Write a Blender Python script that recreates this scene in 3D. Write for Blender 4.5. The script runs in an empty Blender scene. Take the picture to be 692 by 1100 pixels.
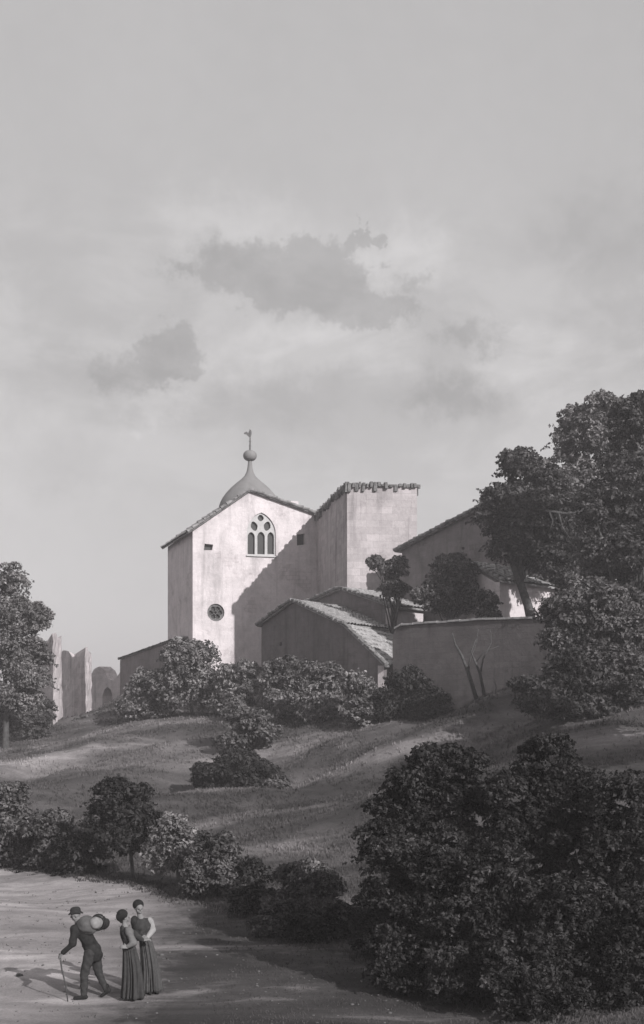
import bpy, bmesh, math, random
import numpy as np
from mathutils import Vector, Matrix
from mathutils.geometry import tessellate_polygon

random.seed(7)
RNG = np.random.default_rng(11)
SC = bpy.context.scene
COL = SC.collection
F = 1300.0                                   # focal length in pixels of the 692 px wide frame
SUN = Vector((0.75, -1.0, 0.65)).normalized()  # towards the sun


def at(px, py, Y):
    return Vector(((px - 346) / F * Y, Y, (760 - py) / F * Y))


# ------------------------------------------------------------------ objects
def tag(o, label=None, cat=None, group=None, kind=None):
    if label: o['label'] = label
    if cat: o['category'] = cat
    if group: o['group'] = group
    if kind: o['kind'] = kind
    return o


def thing(name, loc, label, cat, group=None):
    o = bpy.data.objects.new(name, None)
    COL.objects.link(o)
    o.location = loc
    o.empty_display_size = 0.3
    o['wloc'] = [float(v) for v in loc]
    return tag(o, label, cat, group)


def link_mesh(name, me, mat, parent=None):
    o = bpy.data.objects.new(name, me)
    COL.objects.link(o)
    if mat: me.materials.append(mat)
    if parent is not None:
        o.parent = parent
    return o


def origin_of(parent):
    p = parent
    while p is not None and 'wloc' not in p:
        p = p.parent
    return Vector(p['wloc']) if p is not None else Vector((0, 0, 0))


def mesh(name, verts, faces, mat, parent=None, uvs=None, smooth=False):
    off = origin_of(parent) if parent is not None else Vector((0, 0, 0))
    v = [(p[0] - off.x, p[1] - off.y, p[2] - off.z) for p in verts]
    me = bpy.data.meshes.new(name)
    me.from_pydata(v, [], faces)
    if uvs is not None:
        uv = me.uv_layers.new(name='UVMap')
        k = 0
        for f in faces:
            for j in range(len(f)):
                uv.data[k].uv = uvs[k]
                k += 1
    me.update()
    if smooth:
        me.polygons.foreach_set('use_smooth', [True] * len(me.polygons))
    return link_mesh(name, me, mat, parent)


def np_mesh(name, V, Q, mat, parent=None, smooth=False):
    """V (n,3) world coords, Q (m,k) faces; fast path."""
    off = origin_of(parent) if parent is not None else Vector((0, 0, 0))
    V = np.asarray(V, dtype=np.float32) - np.array(off, dtype=np.float32)
    Q = np.asarray(Q, dtype=np.int32)
    m, k = Q.shape
    me = bpy.data.meshes.new(name)
    me.vertices.add(len(V)); me.vertices.foreach_set('co', V.ravel())
    me.loops.add(m * k); me.loops.foreach_set('vertex_index', Q.ravel())
    me.polygons.add(m)
    me.polygons.foreach_set('loop_start', np.arange(0, m * k, k, dtype=np.int32))
    me.polygons.foreach_set('loop_total', np.full(m, k, dtype=np.int32))
    if smooth: me.polygons.foreach_set('use_smooth', np.ones(m, dtype=bool))
    me.update(calc_edges=True)
    return link_mesh(name, me, mat, parent)


# ------------------------------------------------------------------ materials
TINT = (1.014, 0.989, 0.995)


def g(v):
    return (v * TINT[0], v * TINT[1], v * TINT[2], 1)


def new_mat(name):
    m = bpy.data.materials.new(name); m.use_nodes = True
    nt = m.node_tree
    b = nt.nodes['Principled BSDF']
    b.inputs['Roughness'].default_value = 0.92
    b.inputs['Specular IOR Level'].default_value = 0.15
    return m, nt, b


def noise(nt, scale, detail=4, rough=0.55, vec=None, distort=0.0):
    n = nt.nodes.new('ShaderNodeTexNoise')
    n.inputs['Scale'].default_value = scale
    n.inputs['Detail'].default_value = detail
    n.inputs['Roughness'].default_value = rough
    n.inputs['Distortion'].default_value = distort
    if vec is not None: nt.links.new(vec, n.inputs['Vector'])
    return n.outputs['Fac']


def ramp(nt, fac, stops):
    r = nt.nodes.new('ShaderNodeValToRGB')
    el = r.color_ramp.elements
    while len(el) < len(stops): el.new(0.5)
    for e, (p, c) in zip(el, stops):
        e.position = p; e.color = g(c)
    nt.links.new(fac, r.inputs['Fac'])
    return r.outputs['Color']


def mixc(nt, a, b, fac, mode='MIX'):
    m = nt.nodes.new('ShaderNodeMix'); m.data_type = 'RGBA'; m.blend_type = mode
    for s, v in ((m.inputs[0], fac), (m.inputs[6], a), (m.inputs[7], b)):
        if isinstance(v, (int, float)): s.default_value = v
        elif isinstance(v, tuple): s.default_value = v
        else: nt.links.new(v, s)
    return m.outputs[2]


def bump(nt, b, h, strength=0.4, dist=0.05):
    n = nt.nodes.new('ShaderNodeBump')
    n.inputs['Strength'].default_value = strength
    n.inputs['Distance'].default_value = dist
    nt.links.new(h, n.inputs['Height'])
    nt.links.new(n.outputs['Normal'], b.inputs['Normal'])


def geo_pos(nt):
    return nt.nodes.new('ShaderNodeNewGeometry').outputs['Position']


def stone(name, base, course=0.32, contrast=0.12, stain=0.25, bare=0.55):
    m, nt, b = new_mat(name)
    pos = geo_pos(nt)
    uv = nt.nodes.new('ShaderNodeUVMap').outputs['UV']
    br = nt.nodes.new('ShaderNodeTexBrick')
    nt.links.new(uv, br.inputs['Vector'])
    br.inputs['Scale'].default_value = 1.0
    br.inputs['Brick Width'].default_value = course * 1.9
    br.inputs['Row Height'].default_value = course
    br.inputs['Mortar Size'].default_value = 0.012
    br.inputs['Mortar Smooth'].default_value = 0.4
    br.inputs['Color1'].default_value = g(1.0)
    br.inputs['Color2'].default_value = g(1.0 - contrast)
    br.inputs['Mortar'].default_value = g(1.0 - contrast * 1.3)
    n1 = noise(nt, 0.55, 6, 0.65, pos, 0.6)
    n2 = noise(nt, 5.0, 5, 0.7, pos)
    c = ramp(nt, n1, [(0.25, base * (1 - stain)), (0.5, base), (0.75, base * (1 + stain * 0.5))])
    c = mixc(nt, c, ramp(nt, n2, [(0.3, 0.82), (0.7, 1.08)]), 0.7, 'MULTIPLY')
    c = mixc(nt, c, br.outputs['Color'], 0.8, 'MULTIPLY')
    mp = nt.nodes.new('ShaderNodeMapping'); nt.links.new(pos, mp.inputs['Vector']); mp.inputs['Scale'].default_value = (1.6, 1.6, 0.16)
    n3 = noise(nt, 1.0, 5, 0.65, mp.outputs[0], 0.3)
    c = mixc(nt, c, ramp(nt, n3, [(0.30, 1.0 - stain * 1.1), (0.48, 1.0), (0.7, 1.04)]), 0.9, 'MULTIPLY')
    br2 = nt.nodes.new('ShaderNodeTexBrick'); nt.links.new(uv, br2.inputs['Vector'])
    br2.inputs['Scale'].default_value = 1.0; br2.inputs['Brick Width'].default_value = course * 1.5; br2.inputs['Row Height'].default_value = course * .8
    br2.inputs['Mortar Size'].default_value = 0.03; br2.inputs['Mortar Smooth'].default_value = 0.6
    br2.inputs['Color1'].default_value = g(0.95); br2.inputs['Color2'].default_value = g(0.55); br2.inputs['Mortar'].default_value = g(0.45)
    n4 = noise(nt, 0.42, 7, 0.68, pos, 0.5)
    pm = nt.nodes.new('ShaderNodeMapRange'); nt.links.new(n4, pm.inputs[0]); pm.inputs[1].default_value = 0.56; pm.inputs[2].default_value = 0.62
    pm.inputs[4].default_value = bare
    c = mixc(nt, c, mixc(nt, c, br2.outputs['Color'], 1.0, 'MULTIPLY'), pm.outputs[0])
    nt.links.new(c, b.inputs['Base Color'])
    bump(nt, b, mixc(nt, n2, br.outputs['Color'], 0.3), 0.6, 0.06)
    return m


def mottled(name, lo, hi, scale=3.0, rough=0.9, bstr=0.4, bdist=0.03, detail=5):
    m, nt, b = new_mat(name)
    pos = geo_pos(nt)
    n = noise(nt, scale, detail, 0.65, pos, 0.4)
    nt.links.new(ramp(nt, n, [(0.3, lo), (0.7, hi)]), b.inputs['Base Color'])
    b.inputs['Roughness'].default_value = rough
    bump(nt, b, noise(nt, scale * 4, 4, 0.6, pos), bstr, bdist)
    return m


def leaf_mat(name, lo, hi, scale=1.2):
    m, nt, b = new_mat(name)
    pos = geo_pos(nt)
    n = noise(nt, scale, 3, 0.6, pos)
    n2 = noise(nt, scale * 14, 2, 0.6, pos)
    c = ramp(nt, n, [(0.32, lo), (0.68, hi)])
    c = mixc(nt, c, ramp(nt, n2, [(0.3, 0.45), (0.55, 1.0), (0.72, 2.3)]), 0.9, 'MULTIPLY')
    nt.links.new(c, b.inputs['Base Color'])
    b.inputs['Roughness'].default_value = 0.7
    tr = nt.nodes.new('ShaderNodeBsdfTranslucent')
    nt.links.new(c, tr.inputs['Color'])
    mx = nt.nodes.new('ShaderNodeMixShader'); mx.inputs[0].default_value = 0.25
    out = nt.nodes['Material Output']
    nt.links.new(b.outputs[0], mx.inputs[1]); nt.links.new(tr.outputs[0], mx.inputs[2])
    nt.links.new(mx.outputs[0], out.inputs['Surface'])
    return m


M = {}
M['plaster'] = stone('pale_plaster', 0.55, 0.36, 0.09, 0.26, 0.5)
M['tower'] = stone('tower_stone', 0.40, 0.46, 0.26, 0.34)
M['shed'] = stone('shed_stone_shaded', 0.155, 0.30, 0.14, 0.28)  # stone darkened so the house front reads as shaded
M['shed2'] = stone('shed_stone_shaded_grey', 0.18, 0.30, 0.14, 0.28)  # likewise darkened, shade put into the wall colour
M['barn'] = stone('barn_stone', 0.20, 0.34, 0.14, 0.28)
M['garden'] = stone('garden_wall_stone_shaded', 0.11, 0.28, 0.2, 0.35)  # darker stone colour stands in for the wall's shade
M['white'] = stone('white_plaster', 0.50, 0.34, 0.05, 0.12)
M['ruin'] = stone('ruin_stone', 0.50, 0.45, 0.2, 0.35)
M['coping'] = mottled('coping_stone', 0.05, 0.20, 3.5)
M['cap'] = mottled('wall_cap', 0.22, 0.38, 2.0)
M['tile'] = mottled('roof_tile', 0.16, 0.42, 3.5, bstr=0.3)
M['tile_dark'] = mottled('roof_tile_dark', 0.05, 0.30, 3.0, bstr=0.3)
M['lead'] = mottled('dome_lead', 0.15, 0.20, 1.2, rough=0.8, bstr=0.15)
M['iron'] = mottled('iron', 0.08, 0.12, 5, rough=0.6)
M['tracery'] = mottled('tracery_stone', 0.36, 0.46, 3)
M['wood'] = mottled('old_wood', 0.06, 0.10, 6)
m, nt, b = new_mat('dark_glass')
b.inputs['Base Color'].default_value = g(0.045); b.inputs['Roughness'].default_value = 0.35
M['glass'] = m
M['bark'] = mottled('bark', 0.035, 0.09, 6, bstr=0.8)
M['bark_pale'] = mottled('bark_pale', 0.12, 0.25, 6, bstr=0.8)
M['leaf_far'] = leaf_mat('leaf_far', 0.09, 0.27, 0.7)
M['leaf_mid'] = leaf_mat('leaf_mid', 0.055, 0.18, 0.8)
M['leaf_big'] = leaf_mat('leaf_big', 0.03, 0.12, 0.5)
M['leaf_dark'] = leaf_mat('leaf_dark', 0.005, 0.072, 1.7)
M['leaf_hedge'] = leaf_mat('leaf_hedge', 0.04, 0.16, 1.0)
M['leaf_deep'] = leaf_mat('leaf_deep', 0.016, 0.065, 1.3)
M['grass'] = leaf_mat('grass_blade', 0.065, 0.135, 0.25)
M['pebble'] = mottled('pebble', 0.06, 0.14, 4)
M['coat'] = mottled('coat_cloth', 0.013, 0.028, 12, bstr=0.3, bdist=0.01)
M['trousers'] = mottled('trouser_cloth', 0.025, 0.045, 12, bstr=0.3, bdist=0.01)
M['skin'] = mottled('skin', 0.15, 0.19, 10, bstr=0.05, bdist=0.003)
M['hat'] = mottled('felt', 0.02, 0.03, 12)
M['sack'] = mottled('sackcloth', 0.06, 0.11, 9, bstr=0.4, bdist=0.01)
M['linen'] = mottled('linen', 0.36, 0.46, 9, bstr=0.3, bdist=0.01)
M['sleeve'] = mottled('sleeve_cloth', 0.09, 0.15, 9, bstr=0.3, bdist=0.01)
M['sleeve_pale'] = mottled('sleeve_cloth_pale', 0.20, 0.28, 9, bstr=0.3, bdist=0.01)
M['blanket'] = mottled('blanket', 0.14, 0.24, 9, bstr=0.3, bdist=0.01)
M['black'] = mottled('dark_wool', 0.012, 0.022, 10)
M['skirt1'] = mottled('skirt_cloth', 0.03, 0.055, 16, bstr=0.3, bdist=0.01)
M['skirt2'] = mottled('skirt_cloth_pale', 0.04, 0.075, 16, bstr=0.3, bdist=0.01)
M['stickwood'] = mottled('stick_wood', 0.05, 0.08, 9)


def ground_mat():
    m, nt, b = new_mat('meadow_turf')
    pos = geo_pos(nt)
    mp = nt.nodes.new('ShaderNodeMapping')
    nt.links.new(pos, mp.inputs['Vector'])
    mp.inputs['Rotation'].default_value = (0, 0, math.radians(-35))
    mp.inputs['Scale'].default_value = (0.35, 1.2, 1.0)
    n1 = noise(nt, 0.16, 6, 0.62, mp.outputs[0], 0.7)
    n2 = noise(nt, 1.1, 6, 0.7, pos, 0.3)
    n3 = noise(nt, 9, 4, 0.7, pos)
    # a paler patch on the open ground below the ruins
    dst = nt.nodes.new('ShaderNodeVectorMath'); dst.operation = 'DISTANCE'; nt.links.new(pos, dst.inputs[0]); dst.inputs[1].default_value = (-17, 70, -2.5)
    ad = nt.nodes.new('ShaderNodeMath'); ad.operation = 'MULTIPLY_ADD'; nt.links.new(n2, ad.inputs[0]); ad.inputs[1].default_value = 12.0; nt.links.new(dst.outputs['Value'], ad.inputs[2])
    dm = nt.nodes.new('ShaderNodeMapRange'); nt.links.new(ad.outputs[0], dm.inputs[0]); dm.inputs[1].default_value = 24; dm.inputs[2].default_value = 15; dm.inputs[3].default_value = 1.0; dm.inputs[4].default_value = 1.7
    c = ramp(nt, n1, [(0.36, 0.032), (0.47, 0.062), (0.55, 0.10), (0.64, 0.18)])
    c = mixc(nt, c, ramp(nt, n2, [(0.3, 0.72), (0.7, 1.2)]), 0.9, 'MULTIPLY')
    c = mixc(nt, c, ramp(nt, n3, [(0.3, 0.75), (0.7, 1.15)]), 0.8, 'MULTIPLY')
    vmul = nt.nodes.new('ShaderNodeVectorMath'); vmul.operation = 'SCALE'; nt.links.new(c, vmul.inputs[0]); nt.links.new(dm.outputs[0], vmul.inputs['Scale'])
    nt.links.new(vmul.outputs[0], b.inputs['Base Color'])
    bump(nt, b, mixc(nt, n2, n3, 0.5), 0.9, 0.15)
    return m


def path_mat():
    m, nt, b = new_mat('trodden_earth')
    pos = geo_pos(nt)
    mp = nt.nodes.new('ShaderNodeMapping')
    nt.links.new(pos, mp.inputs['Vector'])
    mp.inputs['Rotation'].default_value = (0, 0, math.radians(38))
    mp.inputs['Scale'].default_value = (0.35, 1.3, 1.0)
    n1 = noise(nt, 0.42, 7, 0.6, mp.outputs[0], 0.8)
    n2 = noise(nt, 2.4, 6, 0.7, pos, 0.3)
    n3 = noise(nt, 22, 4, 0.7, pos)
    # earth painted as if lit on the left; turf darkened as shade on right
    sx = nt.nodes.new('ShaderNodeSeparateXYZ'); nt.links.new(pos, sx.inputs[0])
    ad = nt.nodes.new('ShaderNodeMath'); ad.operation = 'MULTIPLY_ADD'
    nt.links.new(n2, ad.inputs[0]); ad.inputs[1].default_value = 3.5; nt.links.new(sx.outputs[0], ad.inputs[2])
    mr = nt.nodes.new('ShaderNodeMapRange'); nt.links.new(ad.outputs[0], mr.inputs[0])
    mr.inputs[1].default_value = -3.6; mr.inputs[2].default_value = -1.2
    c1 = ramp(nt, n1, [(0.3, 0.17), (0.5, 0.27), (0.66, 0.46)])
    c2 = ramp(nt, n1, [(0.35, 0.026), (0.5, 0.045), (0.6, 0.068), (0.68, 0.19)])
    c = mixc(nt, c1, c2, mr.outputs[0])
    c = mixc(nt, c, ramp(nt, n2, [(0.3, 0.75), (0.7, 1.2)]), 0.8, 'MULTIPLY')
    c = mixc(nt, c, ramp(nt, n3, [(0.3, 0.7), (0.7, 1.15)]), 0.8, 'MULTIPLY')
    nt.links.new(c, b.inputs['Base Color'])
    bump(nt, b, mixc(nt, n2, n3, 0.5), 0.8, 0.06)
    return m


def grass_mat():
    m = ground_mat(); m.name = 'grass_blade'
    nt = m.node_tree; b = nt.nodes['Principled BSDF']
    for l in list(b.inputs['Normal'].links): nt.links.remove(l)
    return m


M['grass'] = grass_mat()
M['meadow'] = ground_mat()
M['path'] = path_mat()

# ------------------------------------------------------------------ terrain
CTRL = []


def cp(px, py, Y):
    v = at(px, py, Y); CTRL.append((v.x, v.y, v.z))


for X in (-14, -9, -5, -1, 3, 6, 10):
    for Y in (20, 24, 28):
        if Y < 41 - (X + 11) * 1.35 + 1: CTRL.append((X, Y, -5.4))
CTRL += [(-14, 34, -5.4), (-9, 34, -5.4), (-11, 40, -5.35), (-6, 36, -5.3), (-16, 42, -5.2)]
CTRL += [(0, -3, -1.7), (0, 3, -1.8), (-4, 8, -2.9), (0, 8, -2.8), (4, 8, -2.9), (0, 13, -4.2), (-5, 15, -4.8), (5, 15, -4.6),
         (-20, 5, -4), (20, 5, -3), (20, 20, -4.6), (30, 40, -2)]
for a in [(0, 790, 95), (60, 778, 92), (-100, 792, 90), (110, 768, 110), (60, 768, 125), (120, 764, 160),
          (20, 850, 58), (100, 830, 60), (60, 800, 78), (200, 845, 57), (300, 850, 54), (400, 835, 52), (400, 880, 42), (300, 900, 42),
          (480, 800, 55), (450, 778, 62), (560, 770, 56), (650, 780, 50), (700, 800, 45),
          (430, 756, 62), (520, 757, 58), (610, 757, 54), (700, 765, 52),
          (150, 776, 78), (200, 774, 75), (280, 776, 68), (350, 772, 68), (395, 768, 64),
          (230, 845, 55), (150, 860, 52), (278, 812, 62), (255, 842, 57), (300, 858, 54)]:
    cp(*a)
CTRL += [(-16, 98, 0.2), (-12, 92, 2.6), (-10, 86, 0.6), (-5, 86, 1.2), (-12, 80, -0.9), (-4, 76, -0.6), (0, 72, -0.3), (3, 68, 0.2), (-7, 82, -.4), (0, 78, 1.2), (4, 80, 3.8), (8, 70, 3.6), (12, 66, 3.6),
         (10, 85, 4.3), (18, 62, 2.8), (20, 75, 4.0), (0, 100, 4.2), (-10, 105, 4.0), (15, 100, 4.2), (35, 80, 4), (40, 60, 2),
         (-19, 88, -1.1), (-30, 90, -2), (-40, 60, -4), (-45, 110, -2.5), (0, 150, 1.0), (-40, 180, -2), (40, 160, 2), (0, 220, -3), (-90, 100, -4), (90, 100, -2), (-60, 20, -5), (60, 20, -4)]
CTRL = np.array(CTRL)
_c2 = 4.0


def _k(d2): return np.sqrt(d2 + _c2)


_n = len(CTRL)
_D = _k(((CTRL[:, None, :2] - CTRL[None, :, :2]) ** 2).sum(-1))
_A = np.zeros((_n + 1, _n + 1)); _A[:_n, :_n] = _D - 0.15 * np.eye(_n); _A[:_n, _n] = 1; _A[_n, :_n] = 1
_W = np.linalg.solve(_A, np.r_[CTRL[:, 2], 0])
_wav = [(RNG.uniform(0, 2 * math.pi), RNG.uniform(0, 6.28), s) for s in (0.35, 0.5, 0.8, 1.1, 1.7, 2.3, 0.25, 0.6)]


def terrain(x, y):
    x = np.asarray(x, float); y = np.asarray(y, float)
    sh = x.shape; P = np.stack([x.ravel(), y.ravel()], 1)
    z = np.zeros(len(P))
    for i in range(0, len(P), 20000):
        q = P[i:i + 20000]
        z[i:i + 20000] = _k(((q[:, None] - CTRL[None, :, :2]) ** 2).sum(-1)) @ _W[:_n] + _W[_n]
    r = np.hypot(P[:, 0], P[:, 1] - 60)
    t = np.clip((r - 110) / 120, 0, 1); t = t * t * (3 - 2 * t)
    z = z * (1 - t) + (-4.0) * t
    w = np.zeros(len(P))
    for a, ph, s in _wav:
        w += 0.035 / s ** 0.8 * np.sin((P[:, 0] * math.cos(a) + P[:, 1] * math.sin(a)) * s * 2 + ph)
    u = P[:, 1] * 0.80 - P[:, 0] * 0.60 + 1.2 * np.sin(P[:, 0] * .23 + P[:, 1] * .11)
    fold = 0.30 * np.sin(u * 0.62) + 0.13 * np.sin(u * 1.35 + 1.0)
    z = z + fold * np.clip((P[:, 1] - 40) / 12, 0, 1) * np.clip((76 - P[:, 1]) / 8, 0, 1)
    z = z + w * np.clip((P[:, 1] - 24) / 20, 0.25, 1)
    return z.reshape(sh)


def tz(x, y): return float(terrain(np.array([x]), np.array([y]))[0])


_ex = np.array([-60, -30, -11, -5.7, -2.3, 0.08, 2, 4.1, 12, 60]); _ey = np.array([62, 55, 41.3, 36, 31.2, 27.3, 24.3, 20.4, 14, 2])


def edge(x):
    e = np.interp(x, _ex, _ey)
    return e + 0.25 * np.sin(np.asarray(x) * 1.9) + 0.12 * np.sin(np.asarray(x) * 5.3 + 1)


def gaps(a, b, s0, grow, cap):
    out = [a]; s = s0
    while out[-1] < b:
        out.append(out[-1] + s); s = min(s * grow, cap)
    return out


xr = gaps(0, 10, 0.16, 1.0, 0.16) + gaps(10.2, 45, 0.3, 1.03, 1.2)[1:] + gaps(46, 900, 3, 1.2, 60)[1:]
xs = np.array([-v for v in xr[::-1]] + xr[1:])
vf = gaps(0, 12, 0.16, 1.0, 0.16) + gaps(12.3, 90, 0.3, 1.008, 1.2)[1:] + gaps(92, 1200, 4, 1.2, 60)[1:]
vb = gaps(0, 20, 0.16, 1.0, 0.16) + gaps(20.5, 60, 1, 1.1, 6)[1:] + gaps(66, 300, 10, 1.3, 40)[1:]
vs = np.array([-v for v in vb[::-1]] + vf[1:])
X, V = np.meshgrid(xs, vs)
Yg = edge(X) * (1 - np.clip((np.abs(V) - 60) / 200, 0, 1)) + V
Zg = terrain(X, Yg)
nr, nc = X.shape
allv = np.stack([X.ravel(), Yg.ravel(), Zg.ravel()], 1)
idx = np.arange(nr * nc).reshape(nr, nc)
quads = np.stack([idx[:-1, :-1], idx[:-1, 1:], idx[1:, 1:], idx[1:, :-1]], -1)
vrow = 0.5 * (vs[:-1] + vs[1:]); xcol = 0.5 * (xs[:-1] + xs[1:])
is_path = ((vrow < 0) & (vrow > -19))[:, None] & ((xcol > -40) & (xcol < 22))[None, :]


def sub_mesh(name, mask, mat):
    q = quads[mask]
    used, inv = np.unique(q.ravel(), return_inverse=True)
    return np_mesh(name, allv[used], inv.reshape(q.shape), mat, smooth=True)


tag(sub_mesh('meadow', ~is_path, M['meadow']), kind='structure')
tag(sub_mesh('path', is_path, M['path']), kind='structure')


# ------------------------------------------------------------------ building helpers
class Wall:
    """vertical plane through two plan points; pixel -> (u, z) on it"""
    def __init__(s, p0, p1):
        s.p0 = Vector((p0[0], p0[1])); s.d = (Vector((p1[0], p1[1])) - s.p0); s.len = s.d.length; s.d.normalize()
        s.n = Vector((-s.d.y, s.d.x))        # inwards (away from the viewer)

    def uz(s, px, py):
        k = (px - 346) / F
        u = (k * s.p0.y - s.p0.x) / (s.d.x - k * s.d.y)
        Y = s.p0.y + s.d.y * u
        return (u, (760 - py) / F * Y)

    def pt(s, u, z, inn=0.0):
        return Vector((s.p0.x + s.d.x * u + s.n.x * inn, s.p0.y + s.d.y * u + s.n.y * inn, z))


def rough_line(pts, step=0.5, amp=0.03, closed=True, skip=()):
    out = []
    n = len(pts)
    for i in range(n if closed else n - 1):
        a = pts[i]; b2 = pts[(i + 1) % n]
        L = math.hypot(b2[0] - a[0], b2[1] - a[1])
        k = max(1, int(L / step)) if i not in skip else 1
        for j in range(k):
            t = j / k
            q = [a[0] + (b2[0] - a[0]) * t, a[1] + (b2[1] - a[1]) * t]
            if j: q[0] += random.uniform(-amp, amp); q[1] += random.uniform(-amp, amp)
            out.append(tuple(q))
    return out


def slab(name, W, outline, holes, thick, mat, parent, off=0.0):
    loops = [outline] + list(holes)
    polys = [[Vector((p[0], p[1], 0)) for p in lp] for lp in loops]
    tris = tessellate_polygon(polys)
    flat = [p for lp in loops for p in lp]
    n = len(flat)
    verts = [W.pt(p[0], p[1], off) for p in flat] + [W.pt(p[0], p[1], off + thick) for p in flat]
    faces, uvs = [], []

    def add(f, uv): faces.append(f); uvs.extend(uv)
    for t in tris:
        a, b2, c = t
        cr = (flat[b2][0] - flat[a][0]) * (flat[c][1] - flat[a][1]) - (flat[b2][1] - flat[a][1]) * (flat[c][0] - flat[a][0])
        if cr < 0: a, c = c, a
        add((a, b2, c), [flat[a], flat[b2], flat[c]])
        add((c + n, b2 + n, a + n), [flat[c], flat[b2], flat[a]])
    s = 0
    for lp in loops:
        k = len(lp)
        area = sum(lp[i][0] * lp[(i + 1) % k][1] - lp[(i + 1) % k][0] * lp[i][1] for i in range(k))
        ccw = area > 0
        if lp is not outline: ccw = not ccw
        for i in range(k):
            a, b2 = s + i, s + (i + 1) % k
            f = (a, a + n, b2 + n, b2) if ccw else (b2, b2 + n, a + n, a)
            add(f, [(flat[v % n][0] + (thick if v >= n else 0), flat[v % n][1]) for v in f])
        s += k
    return mesh(name, verts, faces, mat, parent, uvs)


def prism(name, foot, z0, tops, mat, parent, topfoot=None):
    n = len(foot); tf = topfoot or foot
    if not hasattr(tops, '__len__'): tops = [tops] * n
    verts = [(p[0], p[1], z0) for p in foot] + [(tf[i][0], tf[i][1], tops[i]) for i in range(n)]
    faces = [tuple(range(n - 1, -1, -1)), tuple(range(n, 2 * n))]
    uvs = [(foot[i][0], foot[i][1]) for i in range(n - 1, -1, -1)] + [(foot[i][0], foot[i][1]) for i in range(n)]
    u = 0
    for i in range(n):
        j = (i + 1) % n
        L = math.hypot(foot[j][0] - foot[i][0], foot[j][1] - foot[i][1])
        faces.append((i, j, n + j, n + i))
        uvs += [(u, z0), (u + L, z0), (u + L, tops[j]), (u, tops[i])]
        u += L
    return mesh(name, verts, faces, mat, parent, uvs)


def add_box(vs_, fs_, c, ax, ay, az):
    """box centred at c with half-axis vectors"""
    s = len(vs_)
    for sx, sy, sz in ((-1, -1, -1), (1, -1, -1), (1, 1, -1), (-1, 1, -1), (-1, -1, 1), (1, -1, 1), (1, 1, 1), (-1, 1, 1)):
        vs_.append(c + ax * sx + ay * sy + az * sz)
    for f in ((0, 3, 2, 1), (4, 5, 6, 7), (0, 1, 5, 4), (1, 2, 6, 5), (2, 3, 7, 6), (3, 0, 4, 7)):
        fs_.append(tuple(s + k for k in f))


def add_tube(vs_, fs_, pts, rads, n=8, cap=True):
    s0 = len(vs_)
    for i, p in enumerate(pts):
        p = Vector(p)
        t = (Vector(pts[min(i + 1, len(pts) - 1)]) - Vector(pts[max(i - 1, 0)])).normalized()
        a = t.orthogonal().normalized(); b2 = t.cross(a)
        for k in range(n):
            th = 2 * math.pi * k / n
            vs_.append(p + (a * math.cos(th) + b2 * math.sin(th)) * rads[i])
    for i in range(len(pts) - 1):
        for k in range(n):
            a0 = s0 + i * n + k; a1 = s0 + i * n + (k + 1) % n
            fs_.append((a0, a1, a1 + n, a0 + n))
    if cap:
        fs_.append(tuple(s0 + k for k in range(n - 1, -1, -1)))
        fs_.append(tuple(s0 + (len(pts) - 1) * n + k for k in range(n)))


def roof(name, A, B, C_, D, mat, parent, thick=0.14, col=0.34, row=0.42, amp=0.07):
    """pantiled slope: A,B eave, C,D ridge (C above B). Returns object with verge_tiles child."""
    A, B, C_, D = map(Vector, (A, B, C_, D))
    U = B - A; nrm = U.cross(D - A).normalized()
    if nrm.z < 0: nrm = -nrm
    ncol = max(2, int(((B - A).length) / col)); nrow = max(2, int((D - A).length / row))
    sub = 5
    vs_, fs_ = [], []
    nu = ncol * sub + 1
    jit = [[random.uniform(-0.02, 0.025) for _ in range(ncol + 1)] for _ in range(nrow + 1)]
    for r in range(nrow):
        for e in (0, 1):
            t = (r + e * 1.0) / nrow
            lift = 0.05 if e == 0 else 0.0
            for i in range(nu):
                s = i / (nu - 1)
                c = min(i // sub, ncol - 1)
                p = (A * (1 - s) + B * s) * (1 - t) + (D * (1 - s) + C_ * s) * t
                h = thick + lift + amp * abs(math.sin(math.pi * s * ncol)) + jit[r][c]
                vs_.append(p + nrm * h)
    for r in range(nrow):
        b0 = r * 2 * nu
        for i in range(nu - 1):
            fs_.append((b0 + i, b0 + i + 1, b0 + nu + i + 1, b0 + nu + i))
            if r < nrow - 1:
                fs_.append((b0 + nu + i, b0 + nu + i + 1, b0 + 2 * nu + i + 1, b0 + 2 * nu + i))
    # boarding below
    s0 = len(vs_)
    for p in (A, B, C_, D): vs_.append(p + nrm * 0.01)
    for p in (A, B, C_, D): vs_.append(p + nrm * (thick - 0.03))
    for f in ((0, 3, 2, 1), (4, 5, 6, 7), (0, 1, 5, 4), (1, 2, 6, 5), (2, 3, 7, 6), (3, 0, 4, 7)):
        fs_.append(tuple(s0 + k for k in f))
    o = mesh(name, vs_, fs_, mat, parent)
    # verge tiles along both rakes
    for (P, Q, sgn) in ((A, D, -1), (B, C_, 1)):
        vv, ff = [], []
        L = (Q - P).length; dr = (Q - P).normalized(); side = U.normalized() * sgn
        k = max(2, int(L / 0.5))
        for i in range(k):
            t0 = i / k * L; t1 = t0 + L / k * 1.12
            c0 = P + dr * t0 + nrm * (thick + 0.05 + random.uniform(-0.02, 0.03)) + side * random.uniform(0.0, 0.06)
            c1 = P + dr * t1 + nrm * (thick + 0.01) + side * random.uniform(-0.02, 0.05)
            add_tube(vv, ff, [c0, c1], [random.uniform(.11, .16), 0.095], 7)
        mesh('verge_tiles', vv, ff, M['tile_dark'], o)
    return o


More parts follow.
